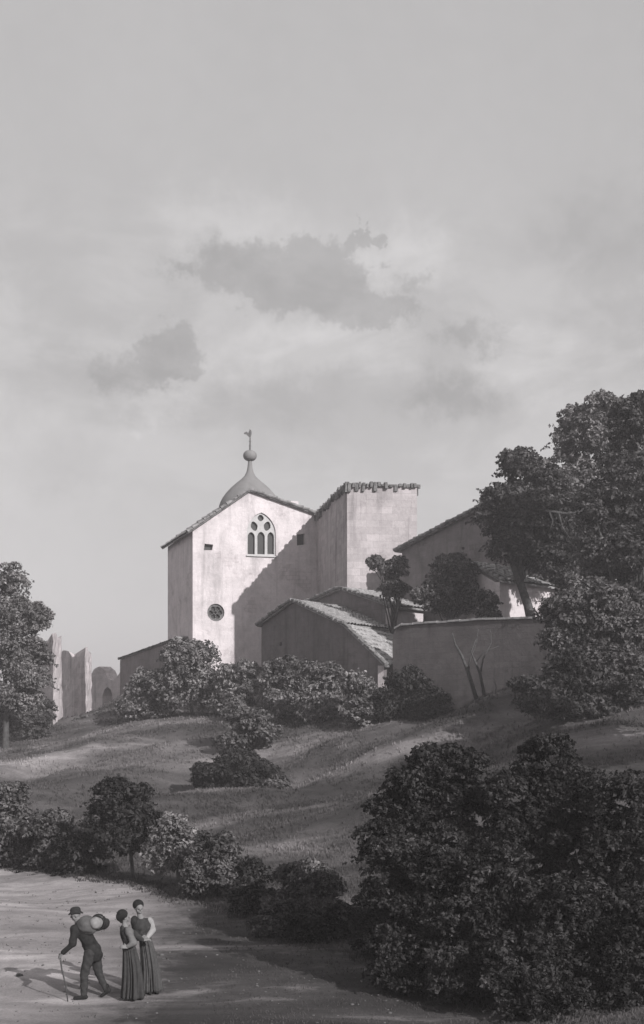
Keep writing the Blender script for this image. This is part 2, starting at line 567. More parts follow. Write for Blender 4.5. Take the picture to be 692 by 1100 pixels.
# ------------------------------------------------------------------ church
P0 = Vector((-9.62, 90.0)); dF = Vector((0.946, 0.324)).normalized(); dB = Vector((-dF.y, dF.x))
FL = 9.94; DEP = 8.6
church = thing('church', (P0.x, P0.y, tz(P0.x, P0.y)), 'pale gabled church with three-light gothic window and ogee dome', 'church')
WF = Wall(P0, P0 + dF * FL)
zb = -0.5
fo = [(0.0, zb), (FL, zb), (FL, 14.7), (4.37, 16.3), (0.0, 13.15)]


def arch(W, x0, x1, y0, y1, spring, n=8):
    """pointed arch outline in wall coords from pixels"""
    (ua, zbot) = W.uz(x0, y1); (ub, _) = W.uz(x1, y1); (_, zt) = W.uz((x0 + x1) / 2, y0); (_, zs) = W.uz((x0 + x1) / 2, spring)
    mid = (ua + ub) / 2
    pts = [(ua, zbot), (ub, zbot), (ub, zs)]
    h = ub - mid; H_ = max(zt - zs, h * 1.02); Rr = (H_ * H_ + h * h) / (2 * h); A_ = math.asin(min(1, H_ / Rr))
    for i in range(1, n):
        a = A_ * i / n
        pts.append((ub - Rr + Rr * math.cos(a), zs + Rr * math.sin(a)))
    pts.append((mid, zs + H_))
    for i in range(n - 1, 0, -1):
        a = A_ * i / n
        pts.append((ua + Rr - Rr * math.cos(a), zs + Rr * math.sin(a)))
    pts.append((ua, zs))
    return pts


def circ(W, cx, cy, rx, ry, n=20):
    (u, z) = W.uz(cx, cy); s = W.pt(u, 0).y / F
    return [(u + rx * s * math.cos(2 * math.pi * i / n), z + ry * s * math.sin(2 * math.pi * i / n)) for i in range(n)]


def pxpoly(W, pts): return [W.uz(*p) for p in pts]


win = arch(WF, 265.3, 296.3, 550.5, 596, 573)
ocu = circ(WF, 232, 658, 9.5, 9.5)
sw1 = pxpoly(WF, [(319, 586), (327.5, 585), (327.5, 573), (319, 574)])
sw2 = pxpoly(WF, [(219, 591), (228, 591), (229, 585), (220, 584)])
wall = slab('wall', WF, fo, [win, ocu, sw1, sw2], 0.6, M['plaster'], church)
# side walls and back wall (butted behind the front slab)
a = P0 + dB * 0.603; b_ = P0 + dB * DEP
WL = Wall(b_, a)
slab('side_wall', WL, rough_line([(0, zb), (WL.len, zb), (WL.len, 13.1), (0, 13.1)], 0.8, 0.0), [], 0.5, M['plaster'], church)
a2 = P0 + dF * FL + dB * 0.603; b2_ = P0 + dF * FL + dB * DEP
WR = Wall(a2, b2_)
slab('side_wall', WR, [(0, zb), (WR.len, zb), (WR.len, 14.65), (0, 14.65)], [], 0.5, M['plaster'], church)
WBk = Wall(P0 + dB * (DEP + 0.003), P0 + dF * FL + dB * (DEP + 0.003))
slab('back_wall', WBk, [(0, zb), (FL, zb), (FL, 14.65), (4.37, 16.25), (0, 13.1)], [], 0.5, M['plaster'], church)


def F3(u, dep, z):
    q = P0 + dF * u + dB * dep
    return Vector((q.x, q.y, z))


sl = 3.15 / 4.37; sr = 1.6 / 5.57
roof('roof', F3(-0.38, DEP + 0.7, 13.15 - 0.38 * sl), F3(-0.38, -0.25, 13.15 - 0.38 * sl), F3(4.37, -0.25, 16.3), F3(4.37, DEP + 0.7, 16.3), M['tile_dark'], church)
roof('roof', F3(FL + 0.1, -0.25, 14.7 - 0.1 * sr), F3(FL + 0.1, DEP + 0.7, 14.7 - 0.1 * sr), F3(4.37, DEP + 0.7, 16.3), F3(4.37, -0.25, 16.3), M['tile_dark'], church)

# gothic window
lan = [arch(WF, 266.6, 274.2, 571.3, 595, 576.5, 5), arch(WF, 277.0, 285.0, 571.0, 595, 576.5, 5), arch(WF, 287.8, 294.9, 571.3, 595, 576.5, 5)]


def leafshape(W, cx, cy, rx, ry, rot, n=12):
    (u, z) = W.uz(cx, cy); s = W.pt(u, 0).y / F; out = []
    for i in range(n):
        t = 2 * math.pi * i / n
        x = rx * math.cos(t) * (1 - 0.25 * abs(math.sin(t))); y = ry * math.sin(t)
        out.append((u + s * (x * math.cos(rot) - y * math.sin(rot)), z + s * (x * math.sin(rot) + y * math.cos(rot))))
    return out


tr_holes = lan + [leafshape(WF, 273.6, 565.0, 4.0, 5.3, 0.3), leafshape(WF, 287.6, 565.0, 4.0, 5.3, -0.3), leafshape(WF, 280.6, 556.2, 3.6, 3.6, 0.0)]


def shrink(lp, k):
    cx = sum(p[0] for p in lp) / len(lp); cy = sum(p[1] for p in lp) / len(lp)
    return [(cx + (p[0] - cx) * k, cy + (p[1] - cy) * k) for p in lp]


w_ = slab('window', WF, shrink(win, 0.998), tr_holes, 0.16, M['tracery'], church, off=0.12)
slab('pane', WF, shrink(win, 0.99), [], 0.03, M['glass'], w_, off=0.33)
# window sill
vs_, fs_ = [], []
u0, z0 = WF.uz(264.5, 596.5); u1, _ = WF.uz(297, 596.5)
add_box(vs_, fs_, WF.pt((u0 + u1) / 2, z0 - 0.03, -0.04), Vector((*(WF.d * (u1 - u0) / 2), 0)), Vector((*(WF.n * 0.07), 0)), Vector((0, 0, 0.04)))
mesh('sill', vs_, fs_, M['tracery'], w_)
oh = [shrink(circ(WF, 232 + 4.6 * math.cos(t), 658 + 4.6 * math.sin(t), 2.7, 2.7, 10), 1) for t in [k * math.pi / 3 for k in range(6)]] + [circ(WF, 232, 658, 1.6, 1.6, 10)]
o_ = slab('round_window', WF, shrink(ocu, 0.998), oh, 0.14, M['coping'], church, off=0.14)
slab('pane', WF, shrink(ocu, 0.99), [], 0.03, M['glass'], o_, off=0.33)
for q in (sw1, sw2):
    slab('small_window', WF, shrink(q, 0.985), [], 0.04, M['glass'], church, off=0.32)
# stub chimney on the right slope
vs_, fs_ = [], []
add_box(vs_, fs_, F3(8.2, 1.2, 15.5), Vector((*(dF * 0.35), 0)), Vector((*(dB * 0.3), 0)), Vector((0, 0, 0.45)))
mesh('chimney', vs_, fs_, M['plaster'], church)


def lathe(name, c, prof, mat, parent, n=32, smooth=True):
    vs_, fs_ = [], []
    for (r, z) in prof:
        for k in range(n):
            th = 2 * math.pi * k / n
            vs_.append((c[0] + r * math.cos(th), c[1] + r * math.sin(th), z))
    for i in range(len(prof) - 1):
        for k in range(n):
            a0 = i * n + k; a1 = i * n + (k + 1) % n
            fs_.append((a0, a1, a1 + n, a0 + n))
    fs_.append(tuple(range(n - 1, -1, -1))); fs_.append(tuple((len(prof) - 1) * n + k for k in range(n)))
    return mesh(name, vs_, fs_, mat, parent, smooth=smooth)


YD = 102.0
dc = at(268.6, 545, YD); s_ = YD / F
zd = lambda py: (760 - py) / F * YD
dome = lathe('dome', dc, [(33.5 * s_, zd(556)), (33.5 * s_, zd(545)), (32.2 * s_, zd(541)), (29.5 * s_, zd(535.5)), (25.5 * s_, zd(530)), (20.5 * s_, zd(524.5)), (15 * s_, zd(519.5)), (10 * s_, zd(515.5)),
                         (6 * s_, zd(511.5)), (3.8 * s_, zd(507)), (2.7 * s_, zd(502)), (2.2 * s_, zd(497)), (2.0 * s_, zd(494))], M['lead'], church)
lathe('drum', dc, [(2.55, 0.0), (2.55, zd(559)), (2.8, zd(558)), (2.8, zd(556.3))], M['plaster'], church, smooth=False)
ball = []
for i in range(13):
    t = -math.pi / 2 + math.pi * i / 12
    ball.append((max(0.02, 7.4 * s_ * math.cos(t) ** 0.8 if 0 < i < 12 else 0.02), zd(489.5) + 5.8 * s_ * math.sin(t)))
fin = lathe('finial', dc, ball, M['lead'], dome)
vs_, fs_ = [], []
top = Vector((dc.x, dc.y, zd(484))); v2 = Vector((dc.x + 0.02, dc.y, zd(463)))
add_tube(vs_, fs_, [top, top.lerp(v2, .5), v2], [0.09, 0.06, 0.035], 6)
for py in (479, 474): add_tube(vs_, fs_, [Vector((dc.x - 0.1, dc.y, zd(py))), Vector((dc.x + 0.1, dc.y, zd(py)))], [0.03, 0.03], 5)
vane = mesh('vane_rod', vs_, fs_, M['iron'], dome)
ck = [(-6.0, 464.5), (-6.8, 466), (-4, 466.5), (-2.5, 468), (-1, 469.5), (1, 469), (1.6, 466.5), (1.8, 464), (1.2, 462), (-0.5, 461), (-1.0, 463), (-1.8, 465), (-3.5, 463.5)]
Wv = Wall((dc.x - 1, dc.y), (dc.x + 1, dc.y))
slab('weathercock', Wv, [(1 + x * s_, zd(y)) for x, y in ck], [], 0.05, M['iron'], dome)

# ------------------------------------------------------------------ tower
tower = thing('tower', (4.0, 84.0, 4.0), 'roofless square stone tower with ragged coping, right of the church gable', 'tower')
tf = [(1.66, 80.0), (6.34, 80.8), (4.2, 93.8), (-0.42, 93.0)]
ZT = 14.75
prism('wall', tf, -0.5, ZT, M['tower'], tower)
vs_, fs_ = [], []
for i in range(4):
    p = Vector(tf[i]); q = Vector(tf[(i + 1) % 4]); d = (q - p); L = d.length; d.normalize(); nn = Vector((d.y, -d.x))
    add_box(vs_, fs_, Vector(((p.x + q.x) / 2, (p.y + q.y) / 2, ZT + .02)), Vector((d.x, d.y, 0)) * (L / 2 + .05), Vector((nn.x, nn.y, 0)) * 0.12, Vector((0, 0, .05)))
    t = 0.0
    while t < L:
        w = random.uniform(0.14, 0.3)
        faded = (i == 0 and t > 3.3)
        h0 = random.uniform(0.05, 0.55) if not faded else random.uniform(0.05, 0.15); h1 = random.uniform(0.02, 0.22) if not faded else random.uniform(0.1, 0.2)
        if random.random() < 0.9:
            c = p + d * (t + w / 2) + nn * (0.0 + random.uniform(0.0, 0.09))
            sk = random.uniform(-0.12, 0.12)
            add_box(vs_, fs_, Vector((c.x, c.y, ZT + (h1 - h0) / 2)), Vector((d.x, d.y, 0)) * (w * 0.42), Vector((nn.x, nn.y, 0)) * random.uniform(0.1, 0.2), Vector((d.x * sk, d.y * sk, 1)) * ((h0 + h1) / 2))
        t += w + random.uniform(0.0, 0.1)
mesh('coping', vs_, fs_, M['coping'], tower)

# ------------------------------------------------------------------ house one (gabled shed with lean-to)
k9 = 0.9


def S9(v): return Vector(v) * k9


h1 = thing('house', (0.5, 68.5, 1.8), 'low gabled stone house with pale tiled lean-to, in front of the tower', 'house', )
L_ = S9((-4.3, 86, 5.82)); R_ = S9((1.44, 75, 5.02)); Ap = S9((-1.89, 81.4, 7.07)); V2_ = S9((3.71, 72, 2.55)); V3_ = S9((4.55, 80, 4.8)); dd = S9((3.11, 5, 0))
WH = Wall(L_.xy, R_.xy)
ua = (Ap.xy - WH.p0).dot(WH.d)
door1 = [(WH.len * .30, 1.3), (WH.len * .30 + 0.9, 1.3), (WH.len * .30 + 0.9, 3.2), (WH.len * .30, 3.2)]
slit = pxpoly(WH, [(300.5, 694), (303, 694), (303, 690), (300.5, 690)])
slab('wall', WH, rough_line([(0, -0.3), (WH.len, -0.3), (WH.len, R_.z), (ua, Ap.z), (0, L_.z)], 1.0, 0.02, skip=(0,)), [slit], 0.45, M['shed'], h1)
slab('small_window', WH, shrink(slit, 0.98), [], 0.04, M['glass'], h1, off=0.25)
WH2 = Wall(R_.xy, V2_.xy)
slab('lean_to_wall', WH2, rough_line([(0.005, -0.3), (WH2.len, -0.3), (WH2.len, V2_.z), (0.005, R_.z - 0.02)], 1.0, 0.01, skip=(0,)), [], 0.4, M['shed2'], h1)
WH3 = Wall(V2_.xy, (V2_ + dd).xy)
slab('eave_wall', WH3, [(0.005, -0.3), (WH3.len, -0.3), (WH3.len, V2_.z - 0.1), (0.005, V2_.z - 0.05)], [], 0.4, M['white'], h1)  # sunward side in paler plaster, light put into the colour
WH4 = Wall((L_ + dd).xy, L_.xy)
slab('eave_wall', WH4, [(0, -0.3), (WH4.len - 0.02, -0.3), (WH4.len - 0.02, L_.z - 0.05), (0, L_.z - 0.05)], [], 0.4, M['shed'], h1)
ov = -dd.normalized() * 0.25; dnL = (L_ - Ap).normalized() * 0.35
roof('roof', L_ + ov + dnL + dd, L_ + ov + dnL, Ap + ov, Ap + ov + dd, M['tile'], h1)
roof('roof', R_ + ov, R_ + ov + dd, Ap + ov + dd, Ap + ov, M['tile'], h1)
dn = (V2_ - R_).normalized() * 0.3
roof('lean_to_roof', V2_ + dn + ov, V2_ + dn + ov + dd, V3_ + Vector((0, 0, -.05)) + ov, R_ + ov, M['tile'], h1, row=0.5)

# ------------------------------------------------------------------ house two behind
h2 = thing('house', (3.5, 75.0, 3.4), 'grey stone house tucked between the tower foot and the front shed', 'house')
A0 = Vector((-1.31, 81, 6.75)); A1 = Vector((4.15, 73, 6.06)); K = Vector((1.25, 77.25, 7.5)); d2 = Vector((3.6, 4.0, 0)) * 0.6
W2 = Wall(A0.xy, A1.xy); ua = (K.xy - W2.p0).dot(W2.d)
slab('wall', W2, rough_line([(0, 1), (W2.len, 1), (W2.len, A1.z), (ua, K.z), (0, A0.z)], 1.0, 0.02, skip=(0,)), [], 0.45, M['shed2'], h2)
W2b = Wall(A1.xy, (A1 + d2).xy)
slab('eave_wall', W2b, rough_line([(0.005, 1), (W2b.len, 1), (W2b.len, A1.z - .05), (0.005, A1.z - .05)], 1, 0.01, skip=(0,)), [], 0.4, M['white'], h2)  # lit side painted paler than the shaded gable
ov2 = -d2.normalized() * 0.22
roof('roof', A1 + ov2 + (A1 - K).normalized() * 0.3, A1 + d2 + (A1 - K).normalized() * 0.3, K + d2, K + ov2, M['tile'], h2)
roof('roof', A0 + d2 * .6 + (A0 - K).normalized() * 0.1, A0 + ov2 + (A0 - K).normalized() * 0.1, K + ov2, K + d2 * .6, M['tile'], h2)

# ------------------------------------------------------------------ barn
barn = thing('barn', (8.0, 74.0, 3.8), 'tall barn gable with sloping tiled verge, half hidden by the big trees', 'barn')
B0 = Vector((5.16, 78, 10.1)); B1 = Vector((12.2, 69.0, 11.0)); BK = Vector((10.05, 71.75, 12.0)); d3 = Vector((5.0, 4.0, 0))
WB = Wall(B0.xy, B1.xy); ua = (BK.xy - WB.p0).dot(WB.d)
hole = pxpoly(WB, [(496, 590.5), (499, 590.5), (499, 587.5), (496, 587.5)])
slab('wall', WB, rough_line([(0, 1), (WB.len, 1), (WB.len, B1.z), (ua, BK.z), (0, B0.z)], 1.0, 0.02, skip=(0,)), [hole], 0.5, M['barn'], barn)
WBs = Wall(B1.xy, (B1 + d3).xy)
slab('side_wall', WBs, [(0.005, 1), (WBs.len, 1), (WBs.len, B1.z - .05), (0.005, B1.z - .05)], [], 0.5, M['barn'], barn)
WBt = Wall((B0 + d3).xy, (B1 + d3).xy)
slab('back_wall', WBt, [(0, 1), (WBt.len, 1), (WBt.len, B1.z), (ua, BK.z), (0, B0.z)], [], 0.5, M['barn'], barn)
WBl = Wall((B0 + d3 * .98).xy, (B0 + d3 * .09).xy)
slab('side_wall', WBl, [(0, 1), (WBl.len, 1), (WBl.len, B0.z - .05), (0, B0.z - .05)], [], 0.5, M['barn'], barn)
ov3 = -d3.normalized() * 0.3
roof('roof', B0 + d3 + (B0 - BK).normalized() * 0.4, B0 + ov3 + (B0 - BK).normalized() * 0.4, BK + ov3, BK + d3, M['tile_dark'], barn)
roof('roof', B1 + ov3 + (B1 - BK).normalized() * 0.3, B1 + d3 + (B1 - BK).normalized() * 0.3, BK + d3, BK + ov3, M['tile_dark'], barn)

# white outhouse among the trees
oh_ = thing('outhouse', (10.5, 67.5, 3.6), 'small white outhouse showing between trees above the garden wall', 'outhouse')
q0 = at(537, 668, 65.0); q1 = at(596, 668, 68.5)
WO = Wall(q0.xy, q1.xy)
slab('wall', WO, rough_line([(0, 1.5), (WO.len, 1.5), (WO.len, 6.7), (0, 6.75)], 0.7, 0.02, skip=(0,)), [], 0.4, M['white'], oh_)
qb0 = q0 + Vector((-1.4, 3.2, 0)); qb1 = q1 + Vector((-1.4, 3.2, 0))
WOl = Wall(qb0.xy, (q0 + Vector((-.16, .4, 0))).xy)
slab('side_wall', WOl, [(0, 1.5), (WOl.len, 1.5), (WOl.len, 6.75), (0, 8.0)], [], 0.4, M['white'], oh_)
roof('roof', Vector((q0.x + .15, q0.y - .3, 6.65)), Vector((q1.x + .25, q1.y - .2, 6.65)), Vector((qb1.x, qb1.y, 8.1)), Vector((qb0.x, qb0.y, 8.1)), M['tile'], oh_)

# ------------------------------------------------------------------ garden wall
gw = thing('garden_wall', (7.5, 61.0, 0.3), 'long shaded stone garden wall with pale coping, right of the sheds', 'wall')
g0 = Vector((3.77, 64.5)); g1 = Vector((13.6, 55.8))
WG = Wall(g0, g1)
top_ = [WG.uz(422, 683), WG.uz(425, 676), WG.uz(432, 672), WG.uz(470, 669.5), WG.uz(520, 666), WG.uz(560, 665), WG.uz(610, 665), (WG.len, WG.uz(640, 665)[1])]
slab('wall', WG, rough_line([(0, -0.8), (WG.len, -0.8)] + top_[::-1], 0.7, 0.03, skip=(0,)), [], 0.5, M['garden'], gw)
vs_, fs_ = [], []
for i in range(1, len(top_) - 1):
    a, b2 = top_[i], top_[i + 1]
    L = math.hypot(b2[0] - a[0], b2[1] - a[1]); n = max(1, int(L / 0.6))
    for j in range(n):
        t = (j + 0.5) / n
        u = a[0] + (b2[0] - a[0]) * t; z = a[1] + (b2[1] - a[1]) * t + 0.055 + random.uniform(-0.01, 0.02)
        sl_ = (b2[1] - a[1]) / max(0.01, (b2[0] - a[0]))
        add_box(vs_, fs_, WG.pt(u, z, 0.22), Vector((WG.d.x, WG.d.y, sl_)) * (L / n * 0.505), Vector((*(WG.n * random.uniform(.29, .33)), 0)), Vector((0, 0, 0.05)))
mesh('coping', vs_, fs_, M['cap'], gw)

# ------------------------------------------------------------------ shed left of the church, ruins
sh = thing('shed', (-14, 96, 0.5), 'low lean-to stone shed against the left flank of the church', 'shed')
s0 = at(129, 708, 100); s1 = at(190, 686, 91)
W5 = Wall(s0.xy, s1.xy)
slab('wall', W5, rough_line([(0, -1.5), (W5.len, -1.5), (W5.len, s1.z - .1), (0, s0.z - .1)], 0.8, 0.03, skip=(0,)), [], 0.5, M['barn'], sh)
bk = Vector((3.0, 2.4, 0)); hh = Vector((0, 0, 0.25))
W5b = Wall((s0 + bk).xy, (s0 + bk * .17).xy)
roof('roof', s0 + Vector((-.1, -.1, -.08)), s1 + Vector((-.1, -.1, -.08)), s1 + bk + hh, s0 + bk + hh, M['tile_dark'], sh, thick=.08)
W5c = Wall((s0 + bk).xy, (s1 + bk).xy)
slab('back_wall', W5c, [(0, -1.5), (W5c.len, -1.5), (W5c.len, s1.z), (0, s0.z)], [], 0.4, M['barn'], sh)


def ruin(name, label, ctr, foot_px, zt_px, zb, batter, mat):
    t = thing(name, ctr, label, 'ruin', 'ruined walls on the left skyline')
    foot = [((px - 346) / F * Y, Y) for px, Y in foot_px]
    cx = sum(p[0] for p in foot) / len(foot); cy = sum(p[1] for p in foot) / len(foot)
    tops = [(760 - py) / F * Y for py, (_, Y) in zip(zt_px, foot_px)]
    n = len(foot); lev = 14; vs_, fs_, uvs = [], [], []
    sub = 9
    # walls with ragged outline: rings of jittered points
    ring = []
    for i in range(n):
        j = (i + 1) % n
        for k in range(sub):
            tt = k / sub
            ring.append((foot[i][0] + (foot[j][0] - foot[i][0]) * tt, foot[i][1] + (foot[j][1] - foot[i][1]) * tt, tops[i] + (tops[j] - tops[i]) * tt))
    m_ = len(ring)
    for l in range(lev + 1):
        f_ = l / lev
        for q, (x, y, zt) in enumerate(ring):
            bb = 1 - batter * f_
            jx = random.uniform(-.05, .05); jy = random.uniform(-.05, .05)
            z = zb + (zt - zb) * f_ + ((random.uniform(-.12, .12) + .18 * math.sin(q * .7) + (-.5 if 4 < q % 17 < 8 else 0)) if l == lev else random.uniform(-.06, .06))
            vs_.append((cx + (x - cx) * bb + jx, cy + (y - cy) * bb + jy, z))
    for l in range(lev):
        for q in range(m_):
            a0 = l * m_ + q; a1 = l * m_ + (q + 1) % m_
            fs_.append((a0, a1, a1 + m_, a0 + m_))
            z0_, z1_ = l * 0.45, (l + 1) * 0.45
            uvs += [(q * .6, z0_), (q * .6 + .6, z0_), (q * .6 + .6, z1_), (q * .6, z1_)]
    # closed top fan
    s = len(vs_); vs_.append((cx, cy, sum(tops) / n - 0.2))
    for q in range(m_):
        fs_.append((lev * m_ + q, lev * m_ + (q + 1) % m_, s)); uvs += [(0, 0), (.3, 0), (.1, .3)]
    mesh('wall', vs_, fs_, mat, t, uvs)
    return t


ruin('ruined_tower', 'squat ruined block with a bright sunlit right edge, beside the left tree', (-21, 90, -1),
     [(26, 93), (58, 86), (68, 90), (38, 97)], [700, 681, 684, 700], -2.0, 0.12, M['ruin'])
ruin('ruined_tower', 'upright ruined block behind the first, pale thin strip on its right side', (-20, 99, -1),
     [(61, 104), (92, 96), (99, 99), (70, 108)], [702, 698, 700, 702], -1.8, 0.05, M['ruin'])
ra = thing('ruined_arch', (-20.5, 112, -0.5), 'faint far ruined wall with a round arched opening', 'ruin', 'ruined walls on the left skyline')
WA = Wall(at(97, 760, 114).xy, at(133, 760, 110).xy)
ol = pxpoly(WA, [(97, 768), (133, 768), (133, 727), (129, 722), (125, 728), (121, 731), (116, 729), (112, 720), (107, 716), (101, 719), (97, 726)])
hl = pxpoly(WA, [(110, 766), (121, 766), (121, 748), (119, 741), (115.5, 738), (112, 741), (110, 748)])
slab('wall', WA, rough_line(ol, .4, .05), [hl], 1.2, M['ruin'], ra)


# ------------------------------------------------------------------ foliage
def rand_dirs(n):
    v = RNG.normal(size=(n, 3)); return v / np.linalg.norm(v, axis=1, keepdims=True)


def leaves(cent, nrm, size, elong=1.5):
    """diamond leaves, folded; returns V, Q"""
    n = len(cent)
    r = rand_dirs(n)
    t = np.cross(nrm, r); t /= np.linalg.norm(t, axis=1, keepdims=True) + 1e-9
    b2 = np.cross(nrm, t)
    s = size[:, None]
    fold = nrm * s * 0.18
    a = cent - t * s * 0.5 * elong
    c = cent + t * s * 0.5 * elong - fold
    l = cent + b2 * s * 0.42 + fold
    rr = cent - b2 * s * 0.42 + fold
    V = np.stack([a, rr, c, l], 1).reshape(-1, 3)
    Q = np.arange(4 * n).reshape(n, 4)
    return V, Q


def crown_points(lobes, leaf, cover, clump, gap):
    """lobes: list (cx,cy,cz,rx,ry,rz) metres. Returns leaf centres & normals and clump centres."""
    C, N, S, K = [], [], [], []
    ext = []
    for (cx, cy, cz, rx, ry, rz) in lobes:
        for _ in range(3):
            d_ = rand_dirs(1)[0]; f_ = RNG.uniform(.38, .6)
            ext.append((cx + d_[0] * rx * .75, cy + d_[1] * ry * .75, cz + abs(d_[2]) * rz * .7, rx * f_, ry * f_, rz * f_))
    lobes = list(lobes) + ext
    for (cx, cy, cz, rx, ry, rz) in lobes:
        rm = (rx * ry * rz) ** (1 / 3)
        rc = clump * rm
        ncl = int(4.6 / (clump ** 2))
        d = rand_dirs(ncl)
        rad = np.where(RNG.random(ncl) < 0.8, RNG.uniform(0.72, 1.0, ncl), RNG.uniform(0.15, 0.72, ncl))
        cc = np.array([cx, cy, cz]) + d * rad[:, None] * np.array([rx, ry, rz]) * (1 - clump * 0.55)
        keep = RNG.random(ncl) > gap
        cc = cc[keep]
        K.append(cc)
        for c in cc:
            r = rc * RNG.uniform(0.6, 1.25)
            n = int(cover * 0.78 * 4 * math.pi * r * r / (0.55 * leaf * leaf))
            n = max(8, min(n, 4000))
            dd_ = rand_dirs(n)
            dd_[:, 2] = np.where(dd_[:, 2] < -0.35, -dd_[:, 2], dd_[:, 2])
            rr = r * RNG.uniform(0.55, 1.08, n) ** 0.7
            p = c + dd_ * rr[:, None] * np.array([1.1, 1.0, 0.8])
            nn = dd_ * 0.9 + rand_dirs(n) * 0.65 + np.array([0, 0, 0.35])
            nn /= np.linalg.norm(nn, axis=1, keepdims=True)
            C.append(p); N.append(nn); S.append(leaf * (0.4 + 1.25 * RNG.random(n) ** 1.7))
        nsp = int(26 * (rm / max(leaf * 6, .2)) ** 1.2) + 6
        d = rand_dirs(nsp); d[:, 2] = np.abs(d[:, 2]) * .9 - .15
        for q in d:
            st = np.array([cx, cy, cz]) + q * np.array([rx, ry, rz]) * RNG.uniform(.75, .98)
            L_ = rm * RNG.uniform(.12, .5); nl = int(RNG.uniform(8, 20)); tt = RNG.uniform(0, 1, nl)
            dirn = q + rand_dirs(1)[0] * .45
            p = st + dirn * (tt * L_)[:, None] + RNG.normal(0, leaf * .5, (nl, 3)) * (1.1 - tt)[:, None]
            p[:, 2] -= tt ** 2 * L_ * .3
            nn = rand_dirs(nl) + np.array([0, 0, .6]); nn /= np.linalg.norm(nn, axis=1, keepdims=True)
            C.append(p); N.append(nn); S.append(leaf * RNG.uniform(.5, 1.15, nl))
    return np.concatenate(C), np.concatenate(N), np.concatenate(S), np.concatenate(K)


TOT = [0]


def tree(name, label, group, Y, lobes_px, base_px, mat, leaf=0.16, trunk_r=0.12, cover=0.5, clump=0.34, gap=0.12, depth=1.0, bark='bark', cat=None, spread=0.35, Ybase=None, limbs=7, fill=None):
    s = Y / F
    bx = (base_px - 346) * s; by = Ybase or Y
    bz = tz(bx, by)
    t = thing(name, (bx, by, bz), label, cat or name, group)
    gpy = 760 - bz / by * F
    if fill is None: fill = name == 'bush'
    if fill:
        extra = []
        for (px, py, rx, ry) in lobes_px:
            gap_ = gpy - (py + ry * .5)
            if gap_ > 6:
                k = max(1, round(gap_ / (rx * 1.3)))
                for j in range(k):
                    extra.append((px + (base_px - px) * .12 * j + RNG.uniform(-.15, .15) * rx, py + ry * .5 + gap_ * (j + .5) / k, rx * RNG.uniform(.8, 1.05), gap_ / k * .62 + 3))
        lobes_px = list(lobes_px) + extra
    lobes = []
    for i, (px, py, rx, ry) in enumerate(lobes_px):
        c = at(px, py, Y + (RNG.uniform(-spread, spread) * rx * s if i else 0))
        lobes.append((c.x, c.y, c.z, rx * s, (rx + ry) * 0.5 * s * depth, ry * s))
    C, N, S, Kc = crown_points(lobes, leaf, cover, clump, gap)
    ok = C[:, 2] > terrain(C[:, 0], C[:, 1]) + 0.02
    C, N, S = C[ok], N[ok], S[ok]
    V_, Q_ = leaves(C, N, S)
    TOT[0] += len(Q_)
    np_mesh('crown', V_, Q_, mat, t)
    # trunk and limbs
    vs_, fs_ = [], []
    l0 = max(lobes, key=lambda q: q[3] * q[5])
    topp = Vector((l0[0], l0[1], l0[2]))
    base = Vector((bx, by, bz - 0.15))
    H = max(0.3, topp.z - base.z)
    mid1 = base.lerp(topp, 0.35) + Vector((RNG.uniform(-.05, .05) * H, RNG.uniform(-.05, .05) * H, 0))
    mid2 = base.lerp(topp, 0.7) + Vector((RNG.uniform(-.07, .07) * H, RNG.uniform(-.05, .05) * H, 0))
    add_tube(vs_, fs_, [base, base + Vector((0, 0, .15)), mid1, mid2, topp], [trunk_r * 1.5, trunk_r * 1.1, trunk_r * .85, trunk_r * .6, trunk_r * .3], 8)
    sel = Kc[RNG.choice(len(Kc), min(limbs, len(Kc)), replace=False)]
    for c in sel:
        c = Vector([float(q) for q in c])
        st = base.lerp(topp, RNG.uniform(0.3, 0.8))
        st = Vector(mid1).lerp(mid2, RNG.uniform(0, 1))
        md = st.lerp(c, 0.5) + Vector((RNG.uniform(-.1, .1), RNG.uniform(-.1, .1), RNG.uniform(0, .25))) * (c - st).length * .5
        add_tube(vs_, fs_, [st, md, c], [trunk_r * .45, trunk_r * .28, trunk_r * .1], 5)
    mesh('trunk', vs_, fs_, M[bark], t, smooth=True)
    return t


GH = 'small trees of the hedgerow beside the path'
